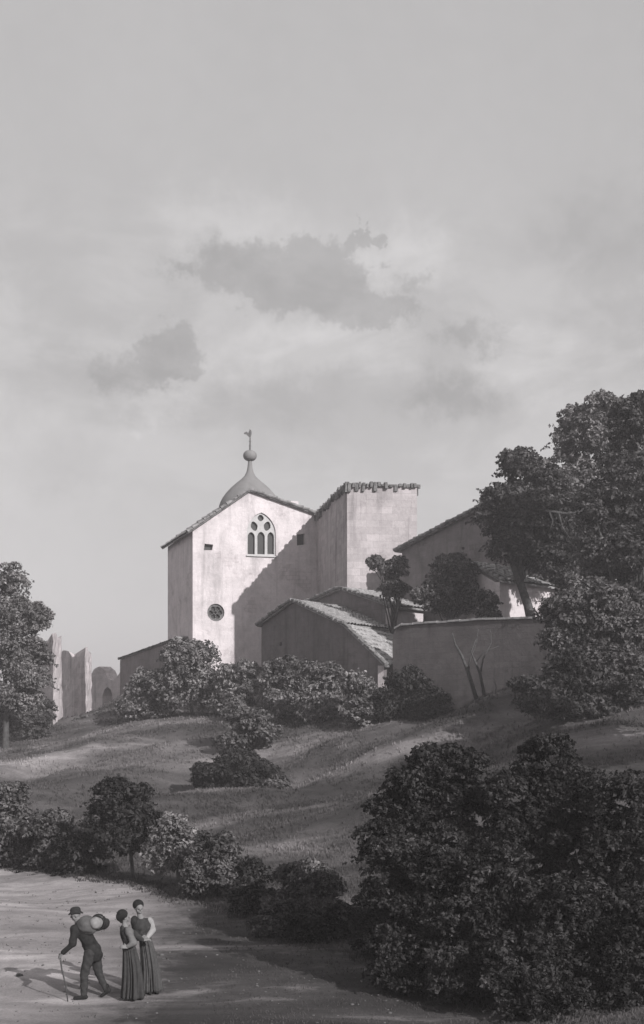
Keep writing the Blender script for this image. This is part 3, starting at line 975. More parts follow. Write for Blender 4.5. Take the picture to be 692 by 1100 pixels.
# hedgerow bottom left
hed = [
 ('bush', 'pale loose bush at the left edge, first of the path hedgerow', 40.5, [(6, 868, 24, 30), (22, 895, 26, 28)], 12, 'leaf_mid', .11),
 ('bush', 'rounded mid-grey bush between the pale edge bush and the dark hedgerow tree', 39.2, [(50, 892, 28, 26), (70, 912, 28, 26)], 55, 'leaf_hedge', .10),
 ('tree', 'tallest dark round-headed tree of the path hedgerow', 37.0, [(132, 862, 32, 28), (112, 882, 26, 24), (152, 885, 24, 26), (130, 905, 30, 24)], 143, 'leaf_deep', .09),
 ('bush', 'low dark bush at the foot of the tallest hedgerow tree', 38.0, [(88, 918, 26, 24)], 90, 'leaf_deep', .10),
 ('tree', 'slim hedgerow tree with bare trunk just right of the tallest one', 35.0, [(186, 897, 22, 24), (172, 925, 20, 22), (200, 920, 18, 26)], 192, 'leaf_far', .085),
 ('bush', 'tall ragged bush in the hedgerow right above the two women', 33.2, [(232, 920, 26, 30), (218, 948, 24, 28), (250, 950, 22, 26)], 236, 'leaf_hedge', .085),
 ('bush', 'drooping mid-grey bush halfway along the path hedgerow', 31.0, [(276, 948, 22, 24), (268, 972, 26, 20), (292, 978, 20, 20)], 278, 'leaf_deep', .08),
 ('tree', 'dark spreading shrub-tree where the hedgerow nears the thicket', 29.6, [(328, 946, 30, 22), (352, 958, 18, 16), (305, 978, 24, 20)], 325, 'leaf_hedge', .07),
 ('bush', 'low dark bramble bush beside the path edge', 28.0, [(335, 990, 36, 18), (370, 990, 26, 18)], 345, 'leaf_deep', .075),
 ('bush', 'knee-high weeds on the dark bank midway between women and thicket', 28.6, [(300, 998, 20, 7), (280, 992, 14, 6)], 295, 'leaf_hedge', .07),
 ('bush', 'low bramble bush touching the left side of the dark thicket', 26.2, [(405, 985, 34, 26), (430, 1010, 34, 22)], 412, 'leaf_dark', .07),
]
for (nm, lb, Y, lob, bpx, mt, lf) in hed:
    tree(nm, lb, 'hedgerow along the path', Y, lob, bpx, M[mt], leaf=lf, trunk_r=0.06, cover=0.45, clump=0.32, gap=0.25, fill=(nm == 'bush' or lf < .08))

# dark thicket bottom right
dk = [
 ('tree', 'dark thicket tree whose ragged top sticks out highest on the left', 24.6, [(478, 826, 42, 32), (438, 842, 26, 24), (420, 868, 24, 20), (500, 872, 48, 40), (455, 888, 34, 26)], 492, 'leaf_dark', .062),
 ('tree', 'dark thicket tree with twin rounded heads at the top of the thicket', 23.8, [(590, 822, 36, 30), (555, 852, 40, 34), (622, 862, 40, 36), (580, 900, 50, 40)], 580, 'leaf_dark', .062),
 ('bush', 'dark thicket bush with a leafy spray reaching out over the meadow', 23.2, [(405, 900, 28, 18), (440, 918, 34, 26), (470, 940, 40, 34)], 462, 'leaf_dark', .058),
 ('bush', 'dense dark bush in the middle of the thicket', 22.6, [(530, 950, 48, 44), (500, 985, 44, 34)], 520, 'leaf_dark', .058),
 ('bush', 'low dark bush at the thicket foot on the path side', 23.0, [(440, 975, 38, 28), (475, 1010, 40, 28), (430, 1005, 26, 20)], 458, 'leaf_deep', .056),
 ('bush', 'deep dark bush low in the thicket beside the bottom right corner', 21.8, [(600, 980, 50, 50), (560, 1030, 46, 40), (620, 1050, 44, 42)], 590, 'leaf_dark', .056),
 ('tree', 'dark tree filling the right edge of the thicket', 22.4, [(668, 862, 36, 36), (680, 920, 40, 50), (650, 930, 34, 40)], 672, 'leaf_dark', .06),
 ('bush', 'low dark bramble running out at the very bottom of the thicket', 20.9, [(560, 1062, 40, 24), (600, 1080, 40, 22)], 575, 'leaf_dark', .054),
 ('bush', 'flat dark bramble on the bank between path and thicket', 22.3, [(505, 1040, 34, 18), (480, 1030, 26, 16)], 500, 'leaf_deep', .054),
 ('bush', 'dark bush in the bottom right corner of the thicket', 21.4, [(680, 1010, 40, 50), (665, 1060, 40, 40)], 675, 'leaf_dark', .056),
]
for (nm, lb, Y, lob, bpx, mt, lf) in dk:
    tree(nm, lb, 'dark thicket at the lower right', Y, lob, bpx, M[mt], leaf=lf, trunk_r=0.07, cover=0.42, clump=0.23, gap=0.48, depth=0.9, limbs=12, fill=True)

# bushes below the church
ch = [
 ('tree', 'rounded tree hiding the foot of the church below the round window', 78.5, [(205, 712, 28, 28), (190, 738, 26, 26), (222, 742, 24, 26)], 207, 'leaf_far', .17),
 ('bush', 'bush left of the church-foot tree, in front of the lean-to shed', 80.0, [(155, 742, 20, 22), (165, 758, 26, 16), (140, 762, 14, 12)], 157, 'leaf_far', .17),
 ('bush', 'bush right of the church-foot tree, below the shaded church corner', 76.0, [(256, 736, 24, 28), (246, 758, 22, 18)], 254, 'leaf_far', .17),
 ('bush', 'bushy clump directly below the gabled shed wall', 70.0, [(300, 733, 24, 26), (322, 728, 22, 24), (318, 756, 26, 18)], 308, 'leaf_far', .16),
 ('bush', 'pale-topped bush below the ridge of the gabled shed', 65.5, [(350, 734, 24, 24), (358, 754, 24, 16)], 347, 'leaf_far', .16),
 ('bush', 'small round bush below the pale lean-to roof', 62.0, [(386, 738, 20, 20), (402, 752, 20, 14)], 388, 'leaf_far', .15),
 ('bush', 'dark bush against the left end of the garden wall', 61.5, [(440, 738, 26, 22), (462, 752, 22, 14), (420, 752, 18, 14)], 440, 'leaf_deep', .14),
 ('bush', 'low creeping bush on the meadow skyline near the ruins', 86.0, [(112, 772, 16, 7), (92, 775, 14, 5)], 105, 'leaf_mid', .16),
]
for (nm, lb, Y, lob, bpx, mt, lf) in ch:
    tree(nm, lb, 'bushes below the church', Y, lob, bpx, M[mt], leaf=lf, trunk_r=0.12, cover=0.45, clump=0.34, gap=0.2)

tree('tree', 'small stooping tree alone on the meadow slope below the church bushes', None, 62, [(266, 780, 28, 24), (285, 790, 18, 16), (250, 800, 18, 14)], 278, M['leaf_mid'], leaf=.14, trunk_r=.13, clump=.38)
tree('bush', 'dark bush sprawling under the stooping slope tree', 'bushes on the meadow slope', 57, [(255, 822, 30, 18), (228, 832, 22, 12), (280, 830, 20, 14)], 255, M['leaf_deep'], leaf=.13, trunk_r=.06)
tree('bush', 'small isolated bush lowest on the meadow slope', 'bushes on the meadow slope', 54, [(298, 846, 16, 13)], 298, M['leaf_mid'], leaf=.12, trunk_r=.05)

# left tree
tree('tree', 'tall tree cut by the left edge beside the ruined block', None, 76, [(6, 632, 24, 32), (30, 668, 20, 26), (2, 680, 30, 36), (34, 706, 20, 28), (8, 722, 30, 34), (36, 735, 20, 24), (18, 755, 26, 16)], 6, M['leaf_far'], leaf=.15, trunk_r=.2, clump=.28, gap=.28)

tree('bush', 'dim bush filling the gap between the left edge tree and the ruined block', None, 82, [(24, 748, 20, 20), (44, 762, 14, 11), (4, 758, 16, 16)], 25, M['leaf_hedge'], leaf=.16, trunk_r=.08, gap=.15)

# big trees right
rt = [
 ('tree', 'big tree leaning over the barn roof with bare twigs showing', 64.5, [(560, 505, 24, 26), (543, 552, 34, 34), (575, 560, 32, 36), (548, 590, 30, 22), (598, 600, 30, 26), (592, 540, 26, 34), (600, 575, 24, 20)], 578, 'leaf_big', .15, .28),
 ('tree', 'tallest tree of the right group, its top highest against the sky', 69.0, [(625, 470, 30, 34), (645, 445, 26, 22), (605, 520, 34, 44), (660, 480, 34, 40), (640, 560, 40, 46), (600, 585, 34, 34), (590, 628, 26, 20), (630, 625, 34, 36), (575, 600, 22, 14)], 628, 'leaf_far', .16, .32),
 ('tree', 'dark heavy tree cut by the right edge above the thicket', 57.0, [(682, 460, 28, 36), (676, 520, 36, 48), (690, 600, 40, 56), (650, 600, 34, 36), (648, 545, 30, 34), (668, 650, 34, 34)], 676, 'leaf_big', .14, .32),
 ('tree', 'broad lower tree in front of the right end of the garden wall', 53.0, [(635, 655, 44, 34), (670, 690, 44, 38), (615, 690, 34, 28), (640, 715, 44, 26), (598, 660, 24, 20)], 650, 'leaf_mid', .13, .22),
 ('bush', 'dim bush at the base of the broad lower tree', 52.0, [(590, 738, 36, 20), (632, 738, 40, 24), (685, 740, 30, 28), (610, 718, 26, 18)], 640, 'leaf_big', .13, .1),
 ('tree', 'rounded tree in front of the barn gable', 67.5, [(485, 622, 28, 24), (470, 642, 22, 20), (510, 640, 24, 22), (492, 652, 30, 14)], 490, 'leaf_mid', .15, .15),
 ('tree', 'small tree between the tower and the barn corner', 71.5, [(424, 612, 15, 13), (405, 606, 11, 8), (422, 634, 16, 12)], 422, 'leaf_mid', .14, .12),
 ('bush', 'bushy growth between the rounded tree and the white outhouse', 63.0, [(524, 648, 11, 15), (528, 660, 10, 8)], 533, 'leaf_mid', .14, .1),
]
for (nm, lb, Y, lob, bpx, mt, lf, tr_) in rt:
    tree(nm, lb, 'trees around the barn and garden wall', Y, lob, bpx, M[mt], leaf=lf, trunk_r=tr_, cover=0.5, clump=0.28, gap=0.12, limbs=12)


for (lb, X_, Y_, zc, r_) in (('unseen tree added for shade beyond the right edge, nearer than the garden wall', 14.6, 40.0, 3.6, 3.0),):  # out-of-view tree, added to shade the right of the slope
    px_ = 346 + X_ / Y_ * F; k_ = F / Y_
    tree('tree', lb, 'unseen trees added for shade beyond the right edge', Y_, [(px_, 760 - zc * k_, r_ * k_, r_ * k_), (px_ + .4 * k_, 760 - (zc - 1.0) * k_, r_ * .8 * k_, r_ * .7 * k_)], px_, M['leaf_big'], leaf=.16, trunk_r=.2)


def bare_tree(label, base, pts_list, group=None):
    t = thing('bare_tree', base, label, 'tree', group)
    vs_, fs_ = [], []
    for pts, r in pts_list:
        n = len(pts)
        add_tube(vs_, fs_, pts, [r * (1 - .75 * i / (n - 1)) for i in range(n)], 6)
    mesh('trunk', vs_, fs_, M['bark'], t, smooth=True)
    return t


Yb = 58.5
bb = at(520, 750, Yb)
bz = tz(bb.x, bb.y)
P = lambda px, py, dy=0: at(px, py, Yb + dy)
bt = bare_tree('young bare forked tree in front of the garden wall', (bb.x, bb.y, bz), [
    ([Vector((at(512, 750, Yb).x, Yb, bz - .1)), P(503, 722), P(496, 704), P(489, 692), P(486, 680)], .11),
    ([P(503, 722), P(505, 708), P(512, 690), P(514, 676)], .05),
    ([Vector((at(521, 750, Yb).x, Yb, bz - .1)), P(516, 724), P(511, 712), P(506, 700), P(512, 686)], .09),
    ([P(516, 724), P(519, 708), P(528, 690), P(527, 676)], .05),
    ([P(511, 712), P(520, 700), P(536, 694)], .03),
    ([Vector((at(532, 750, Yb).x, Yb, bz - .1)), P(533, 738), P(531, 728)], .04)])

# two thin dark twigs reaching from the big tree (part of its own branchwork)
Yt = 63.0
T = lambda px, py: at(px, py, Yt)
big = [o for o in COL.objects if o.get('label', '').startswith('big tree leaning')][0]
vs_, fs_ = [], []
for pts, r in (([T(628, 548), T(610, 552), T(590, 549), T(572, 546)], .1), ([T(600, 550), T(604, 566), T(612, 578)], .06), ([T(590, 549), T(594, 560), T(590, 572)], .05)):
    add_tube(vs_, fs_, pts, [r * (1 - .6 * i / (len(pts) - 1)) for i in range(len(pts))], 6)
mesh('branch', vs_, fs_, M['bark'], big, smooth=True)


# ------------------------------------------------------------------ grass and pebbles
def scatter_grass():
    n = 130000
    Y = 16 + 82 * RNG.random(n) ** 1.5
    x = (RNG.random(n) * 2 - 1) * (0.30 * Y + 1.0)
    v = Y - edge(x)
    patch = np.sin(x * .9 + np.sin(Y * .5) * 2) * np.sin(Y * .7 + x * .3)
    on_path = v < 0
    p = np.where(on_path, np.where(x > -2.6 + 0.8 * patch, 0.3, 0.012), np.clip(0.5 + 0.6 * patch, 0.06, 1))
    p = np.where(np.abs(v) < 0.8, 1.0, p)
    k = RNG.random(n) < p
    x, Y, v = x[k], Y[k], v[k]
    z = terrain(x, Y)
    V_, Q_ = [], []
    m = len(x)
    nb = 4
    for j in range(nb):
        a = RNG.uniform(0, 2 * math.pi, m)
        h = RNG.uniform(0.03, 0.12, m) * np.clip(Y / 45, 0.5, 1.1) * np.where(v < -0.8, 0.6, 1.0)
        w = 0.012 * np.clip(Y / 25, 0.9, 3.5)
        ox = RNG.normal(0, .05, m); oy = RNG.normal(0, .05, m)
        lx = np.cos(a) * h * 0.5; ly = np.sin(a) * h * 0.5
        px_, py_ = -np.sin(a) * w, np.cos(a) * w
        bx = x + ox; by = Y + oy
        q = np.stack([np.stack([bx - px_, by - py_, z - .03], 1), np.stack([bx + px_, by + py_, z - .03], 1),
                      np.stack([bx + lx + px_ * .3, by + ly + py_ * .3, z + h], 1), np.stack([bx + lx - px_ * .3, by + ly - py_ * .3, z + h], 1)], 1)
        V_.append(q.reshape(-1, 3))
    V_ = np.concatenate(V_)
    Q_ = np.arange(len(V_)).reshape(-1, 4)
    o = np_mesh('grass', V_, Q_, M['grass'])
    tag(o, 'short rough grass over the meadow slope and path verge', 'grass', kind='stuff')


scatter_grass()


def scatter_pebbles():
    n = 800
    Y = RNG.uniform(19.5, 36, n); x = RNG.uniform(-1, 1, n) * .28 * Y
    k = (Y < edge(x) - .1); x, Y = x[k], Y[k]
    z = terrain(x, Y)
    bm = bmesh.new(); bmesh.ops.create_icosphere(bm, subdivisions=1, radius=1)
    bv = np.array([v.co[:] for v in bm.verts]); bf = np.array([[v.index for v in f.verts] for f in bm.faces]); bm.free()
    V_, Q_ = [], []
    for i in range(len(x)):
        r = RNG.uniform(.008, .03) * (2.2 if RNG.random() < .04 else 1)
        sc = np.array([r * RNG.uniform(.8, 1.6), r * RNG.uniform(.8, 1.4), r * .6])
        a = RNG.uniform(0, 6.28); R = np.array([[math.cos(a), -math.sin(a), 0], [math.sin(a), math.cos(a), 0], [0, 0, 1]])
        vv = (bv * sc * RNG.uniform(.85, 1.15, bv.shape)) @ R.T + np.array([x[i], Y[i], z[i] + r * .2])
        Q_.append(bf + i * len(bv)); V_.append(vv)
    o = np_mesh('pebbles', np.concatenate(V_), np.concatenate(Q_), M['pebble'])
    tag(o, 'small pale stones strewn over the earth path', 'pebbles', kind='stuff')


scatter_pebbles()


# ------------------------------------------------------------------ people
def sphere_into(vs_, fs_, c, r, R=None, n=14, m=9):
    s = len(vs_)
    r = Vector(r) if hasattr(r, '__len__') else Vector((r, r, r))
    for i in range(1, m):
        ph = math.pi * i / m
        for k in range(n):
            th = 2 * math.pi * k / n
            v = Vector((r.x * math.sin(ph) * math.cos(th), r.y * math.sin(ph) * math.sin(th), r.z * math.cos(ph)))
            if R is not None: v = R @ v
            vs_.append(Vector(c) + v)
    for z in (1, -1):
        v = Vector((0, 0, r.z * z))
        if R is not None: v = R @ v
        vs_.append(Vector(c) + v)
    tp = s + (m - 1) * n; bt_ = tp + 1
    for i in range(m - 2):
        for k in range(n):
            a0 = s + i * n + k; a1 = s + i * n + (k + 1) % n
            fs_.append((a0, a0 + n, a1 + n, a1))
    for k in range(n):
        fs_.append((tp, s + k, s + (k + 1) % n))
        b0 = s + (m - 2) * n
        fs_.append((bt_, b0 + (k + 1) % n, b0 + k))


def blob(name, prims, voxel, mat, parent, base):
    """union of tapered capsules / ellipsoids (local metres) remeshed into one skin"""
    vs_, fs_ = [], []
    for p in prims:
        if p[0] == 'c':
            _, a, ra_, b2, rb = p
            a = Vector(a); b2 = Vector(b2)
            n = max(2, int((b2 - a).length / (0.6 * max(min(ra_, rb), .004))) + 1); n = min(n, 24)
            add_tube(vs_, fs_, [a, b2], [ra_, rb], 14)
            sphere_into(vs_, fs_, a, ra_ * .998); sphere_into(vs_, fs_, b2, rb * .998)
        else:
            _, c, r = p[:3]
            R = p[3] if len(p) > 3 else None
            sphere_into(vs_, fs_, c, r, R, 20, 14)
    me = bpy.data.meshes.new('tmp'); me.from_pydata([tuple(v) for v in vs_], [], fs_)
    o = bpy.data.objects.new('tmp', me); COL.objects.link(o)
    md = o.modifiers.new('r', 'REMESH'); md.mode = 'VOXEL'; md.voxel_size = voxel
    sm = o.modifiers.new('s', 'SMOOTH'); sm.factor = .5; sm.iterations = 3
    dg = bpy.context.evaluated_depsgraph_get()
    me2 = bpy.data.meshes.new_from_object(o.evaluated_get(dg))
    bpy.data.objects.remove(o); me2.name = name
    me2.materials.clear()
    if voxel > .0085 and mat not in (M['black'],):
        n_ = len(me2.vertices); co_ = np.empty(n_ * 3, dtype=np.float32); no_ = np.empty(n_ * 3, dtype=np.float32)
        me2.vertices.foreach_get('co', co_); me2.vertices.foreach_get('normal', no_); co_ = co_.reshape(-1, 3); no_ = no_.reshape(-1, 3)
        wv = np.zeros(n_)
        for q_ in range(7):
            k_ = rand_dirs(1)[0] * RNG.uniform(18, 62)
            wv += np.sin(co_ @ k_ + RNG.uniform(0, 6) + 1.5 * np.sin(co_ @ rand_dirs(1)[0] * 14)) * (.6 if q_ > 3 else 1)
        co_ = co_ + no_ * (wv * .0032)[:, None]
        me2.vertices.foreach_set('co', co_.astype(np.float32).ravel())
    me2.polygons.foreach_set('use_smooth', [True] * len(me2.polygons)); me2.update()
    return link_mesh(name, me2, mat, parent)


def local_mesh(name, vs_, fs_, mat, parent, smooth=True):
    me = bpy.data.meshes.new(name); me.from_pydata([tuple(v) for v in vs_], [], fs_); me.update()
    if smooth: me.polygons.foreach_set('use_smooth', [True] * len(me.polygons))
    return link_mesh(name, me, mat, parent)


def rotm(axis, deg): return Matrix.Rotation(math.radians(deg), 3, axis)


def hand(wrist, dirv, up, spread=0.018, curl=0.6, side=1):
    """palm + five fingers as prims. dirv: along hand; up: back-of-hand normal"""
    d = Vector(dirv).normalized(); u = Vector(up).normalized(); s = d.cross(u).normalized() * side
    w = Vector(wrist); pr = []
    palm = w + d * .05
    for k in (-1, 0, 1): pr.append(('c', w + s * k * .016, .019, w + d * .085 + s * k * .024, .016))
    for k, L in zip((-1.5, -.5, .5, 1.5), (.062, .075, .08, .07)):
        r0 = w + d * .09 + s * k * .019
        b1 = r0 + (d * math.cos(curl) - u * math.sin(curl)) * L * .5
        b2 = b1 + (d * math.cos(curl * 2.4) - u * math.sin(curl * 2.4)) * L * .5
        pr += [('c', r0, .0105, b1, .0095), ('c', b1, .0095, b2, .008)]
    t0 = w + d * .03 + s * 1.6 * .019
    t1 = t0 + (d * .6 + s * .7 - u * .3).normalized() * .04
    t2 = t1 + (d * .7 - u * .7).normalized() * .032
    pr += [('c', t0, .014, t1, .012), ('c', t1, .012, t2, .0095)]
    return pr


def head(c, fwd, r=.1):
    """skull, jaw, nose, ears, brow, lips"""
    f = Vector(fwd).normalized(); side = f.cross(Vector((0, 0, 1))).normalized(); up = side.cross(f).normalized()
    R = Matrix((side, f, up)).transposed()
    c = Vector(c)
    pr = [('e', c + up * .015, (.076, .092, .088), R), ('e', c + f * .02 - up * .05, (.056, .068, .062), R),
          ('e', c + f * .094 - up * .012, (.013, .02, .024), R), ('e', c + f * .078 - up * .07, (.025, .018, .014), R),
          ('e', c + f * .082 - up * .045, (.024, .011, .006), R), ('e', c + f * .082 + up * .02, (.045, .012, .01), R)]
    for k in (-1, 1):
        pr.append(('e', c + side * k * .076 - up * .012, (.01, .018, .028), R))
        pr.append(('e', c + side * k * .045 + f * .055 - up * .035, (.022, .02, .02), R))
    return pr


def eyes(c, fwd, parent):
    f = Vector(fwd).normalized(); side = f.cross(Vector((0, 0, 1))).normalized(); up = side.cross(f).normalized()
    for k in (-1, 1):
        vs_, fs_ = [], []
        sphere_into(vs_, fs_, Vector(c) + side * k * .03 + f * .079 - up * .002, .0105, None, 8, 6)
        local_mesh('eye', vs_, fs_, M['black'], parent)


YM = 22.6
sm_ = YM / F
mx, mz = (97 - 346) * sm_, None
mz = tz(mx, YM)
base_py = 760 - mz / YM * F          # where the ground really is in the picture


def ml(px, py, y=0.0, x0=97): return Vector(((px - x0) * sm_, y, (1070 - py) * sm_))


man = thing('person', (mx, YM, mz), 'stooping man in hat and dark coat with a stick, bundle on his shoulders', 'person', 'walkers on the path')
HC = ml(81.5, 980.0, 0.0); fw = Vector((-.93, -.15, -.33))
sN = ml(82.5, 984.5, 0.02); chest = ml(88, 996, 0); belly = ml(95.5, 1009, 0); hip = ml(99.5, 1019, 0)
shF = ml(82.5, 993.5, -.17); shB = ml(87, 992.5, .19)      # near (left) and far shoulders
elF = ml(80.8, 1009, -.24); wrF = ml(69.5, 1019, -.22)
elB = ml(84, 1006, .26); wrB = ml(87.5, 993.5, .12)
hpF = ml(97.5, 1021, -.08); hpB = ml(101, 1021, .09)
knF = ml(91.5, 1043, -.10); anF = ml(91.3, 1065, -.10)
knB = ml(105.5, 1044, .08); anB = ml(113.8, 1061.5, .07)
body = head(HC, fw) + [
    ('c', HC + Vector((.02, 0, -.05)), .055, sN + Vector((.03, 0, -.05)), .06),
    ('c', sN + Vector((.03, 0, -.04)), .08, chest, .13), ('c', shF, .055, shB, .055), ('c', chest + Vector((0, -.05, 0)), .115, belly + Vector((0, -.03, 0)), .105), ('c', chest + Vector((0, .05, 0)), .115, belly + Vector((0, .03, 0)), .105),
    ('c', belly, .12, hip, .13), ('c', hpF, .095, knF, .06), ('c', knF, .058, anF, .038), ('c', hpB, .095, knB, .06), ('c', knB, .058, anB, .038),
    ('c', shF, .055, elF, .042), ('c', elF, .042, wrF, .026), ('c', shB, .055, elB, .042), ('c', elB, .042, wrB, .026),
    ('c', anF + Vector((.03, 0, -.035)), .035, anF + Vector((-.14, -.04, -.045)), .028), ('c', anB + Vector((.03, 0, 0)), .033, anB + Vector((-.08, -.02, -.1)), .028)]
body += hand(wrF, (wrF - elF).normalized() + Vector((-.2, 0, -.5)), Vector((-.5, -.6, .6)), curl=.75, side=1)
body += hand(wrB, (wrB - elB).normalized() + Vector((0, -.3, .1)), Vector((-.8, -.1, .2)), curl=.9, side=-1)
mb = blob('body', body, .0075, M['skin'], man, None)
eyes(HC, fw, mb)
blob('coat', [('c', sN + Vector((.04, 0, -.06)), .085, chest, .15), ('c', shF, .075, shB, .075), ('c', chest + Vector((0, -.06, 0)), .135, belly + Vector((.01, -.04, 0)), .12),
              ('c', chest + Vector((0, .06, 0)), .135, belly + Vector((.01, .04, 0)), .12), ('c', belly, .14, hip + Vector((0, 0, .02)), .145), ('c', hip + Vector((.02, 0, .02)), .14, hip + Vector((.05, 0, -.07)), .145),
              ('c', shF, .085, elF, .068), ('c', elF, .065, wrF + (elF - wrF) * .12, .045), ('c', shB, .078, elB, .06), ('c', elB, .06, wrB + (elB - wrB) * .15, .045)], .013, M['coat'], man, None)
blob('trousers', [('c', hip + Vector((0, -.03, -.05)), .128, hip + Vector((0, .03, -.05)), .128), ('c', hpF, .112, knF, .079), ('c', knF, .077, anF + Vector((0, 0, .02)), .06), ('c', hpB, .112, knB, .076), ('c', knB, .074, anB + Vector((-.01, 0, .02)), .056)], .012, M['trousers'], man, None)
for an, tip in ((anF, Vector((-.16, -.045, -.045))), (anB, Vector((-.085, -.02, -.105)))):
    heel = Vector((.035, 0, -.035)) if an is anF else Vector((.045, 0, -.01))
    blob('boot', [('c', an + Vector((0, 0, .07)), .05, an, .052), ('c', an, .05, an + heel, .042), ('c', an + heel, .042, an + tip, .033)], .009, M['black'], man, None)
# hat
f = fw.normalized(); side = f.cross(Vector((0, 0, 1))).normalized(); up = side.cross(f).normalized()
up2 = (up * .97 - f * .24).normalized(); f2 = side.cross(up2) * -1
if f2.dot(f) < 0: f2 = -f2
Rh = Matrix((side, f2, up2)).transposed()
hc = HC + up2 * .055
vs_, fs_ = [], []
prof = [(.085, -.012), (.138, -.025), (.14, -.015), (.10, .004), (.095, .05), (.082, .075), (.06, .09), (.01, .09)]
nn_ = 24
for r, z in prof:
    for k in range(nn_):
        th = 2 * math.pi * k / nn_
        vs_.append(hc + Rh @ Vector((r * .92 * math.cos(th), r * math.sin(th), z + (.02 * math.cos(2 * th) if r > .12 else 0))))
for i in range(len(prof) - 1):
    for k in range(nn_):
        a0 = i * nn_ + k; a1 = i * nn_ + (k + 1) % nn_
        fs_.append((a0, a1, a1 + nn_, a0 + nn_))
fs_.append(tuple((len(prof) - 1) * nn_ + k for k in range(nn_)))
fs_.append(tuple(range(nn_ - 1, -1, -1)))
local_mesh('hat', vs_, fs_, M['hat'], man)
# bundle, top level
sx_ = ml(94.8, 990, -.12)
bun = thing('sack', Vector((mx, YM, mz)) + sx_, 'round cloth sack slung behind the stooping man\'s neck', 'sack')
W0 = Vector((0, 0, 0))
blob('sack_body', [('e', W0, (.185, .16, .17), rotm('Y', 12)), ('e', Vector((-.09, .0, .02)), (.10, .11, .11)), ('e', Vector((.06, -.03, -.05)), (.12, .11, .11))], .012, M['sack'], bun, None)
vs_, fs_ = [], []
add_tube(vs_, fs_, [Vector((-.17, -.02, .0)), Vector((-.19, -.07, -.05)), Vector((-.2, -.05, -.12))], [.018, .012, .01], 6)
local_mesh('tie', vs_, fs_, M['linen'], bun)
rc_ = ml(105.5, 988.5, -.02)
rol = thing('bedroll', Vector((mx, YM, mz)) + rc_, 'pale rolled blanket with dark bands carried behind the sack', 'bedroll')
blob('roll', [('c', Vector((-.02, -.16, .02)), .12, Vector((.0, .16, .0)), .12)], .012, M['blanket'], rol, None)
for q in (-.09, .07):
    vs_, fs_ = [], []
    ring = [Vector((.0 + .132 * math.cos(t), q, .01 + .132 * math.sin(t))) for t in [2 * math.pi * k / 24 for k in range(25)]]
    add_tube(vs_, fs_, ring, [.02] * 25, 6)
    local_mesh('strap', vs_, fs_, M['coat'], rol)
pc_ = ml(113.6, 989.5, -.02)
pt_ = thing('pouch', Vector((mx, YM, mz)) + pc_, 'small dark pouch hanging at the end of the bedroll', 'pouch')
blob('pouch_body', [('e', W0, (.075, .09, .11), rotm('Y', 10)), ('c', Vector((-.05, 0, -.05)), .06, Vector((-.12, 0, -.08)), .05)], .012, M['coat'], pt_, None)
# stick
_hd = ((wrF - elF).normalized() + Vector((-.2, 0, -.5))).normalized()
fist = wrF + _hd * .085 - Vector((-.5, -.6, .6)).normalized() * .03
tip = ml(75.3, 1070, -.2); tip.z = tz(mx + tip.x, YM + tip.y) - mz
st = thing('walking_stick', Vector((mx, YM, mz)) + tip, 'thin walking stick planted on the path in the man\'s hand', 'stick')
vs_, fs_ = [], []
tp_ = fist + (fist - tip).normalized() * .05 - tip
add_tube(vs_, fs_, [Vector((0, 0, 0)), tp_ * .35 + Vector((.012, 0, 0)), tp_ * .7 + Vector((-.008, 0, 0)), tp_], [.011, .013, .015, .017], 7)
local_mesh('shaft', vs_, fs_, M['stickwood'], st)
vs_, fs_ = [], []
sphere_into(vs_, fs_, tp_ + Vector((0, 0, .012)), (.024, .024, .02), None, 10, 6)
local_mesh('knob', vs_, fs_, M['stickwood'], st)


def skirt(name, waist, hem, rw, rh, mat, parent, pleats=13, seed=0, squash=.98):
    rnd = random.Random(seed)
    ph = [rnd.uniform(0, 6.28) for _ in range(4)]
    vs_, fs_ = [], []
    n = 96; m_ = 22
    for i in range(m_ + 1):
        t = i / m_
        c = Vector(waist).lerp(Vector(hem), t)
        c.x += 0.03 * math.sin(t * math.pi)
        r = rw + (rh - rw) * (t ** .62)
        if t < .12: r = rw + (rh - rw) * (.12 ** .62) * (t / .12) ** .7 + .01
        for k in range(n):
            th = 2 * math.pi * k / n
            amp = (.018 + .10 * t) * rh / .26
            f_ = math.cos(pleats * th + ph[0] + 2.2 * math.sin(2 * th + t + ph[1]) + 1.0 * math.sin(5 * th + ph[2])) * .55 + math.cos((pleats * .6 // 1) * th + ph[1] - t) * .35 + math.cos(3 * th + ph[2]) * .3
            rr = r + amp * (f_ + .35 * math.cos(23 * th + ph[3] + 3 * t)) * .75
            vs_.append(c + Vector((rr * math.cos(th), rr * squash * math.sin(th), 0)))
    for i in range(m_):
        for k in range(n):
            a0 = i * n + k; a1 = i * n + (k + 1) % n
            fs_.append((a0, a0 + n, a1 + n, a1))
    fs_.append(tuple(range(n)))
    fs_.append(tuple(m_ * n + k for k in range(n - 1, -1, -1)))
    return local_mesh(name, vs_, fs_, mat, parent)


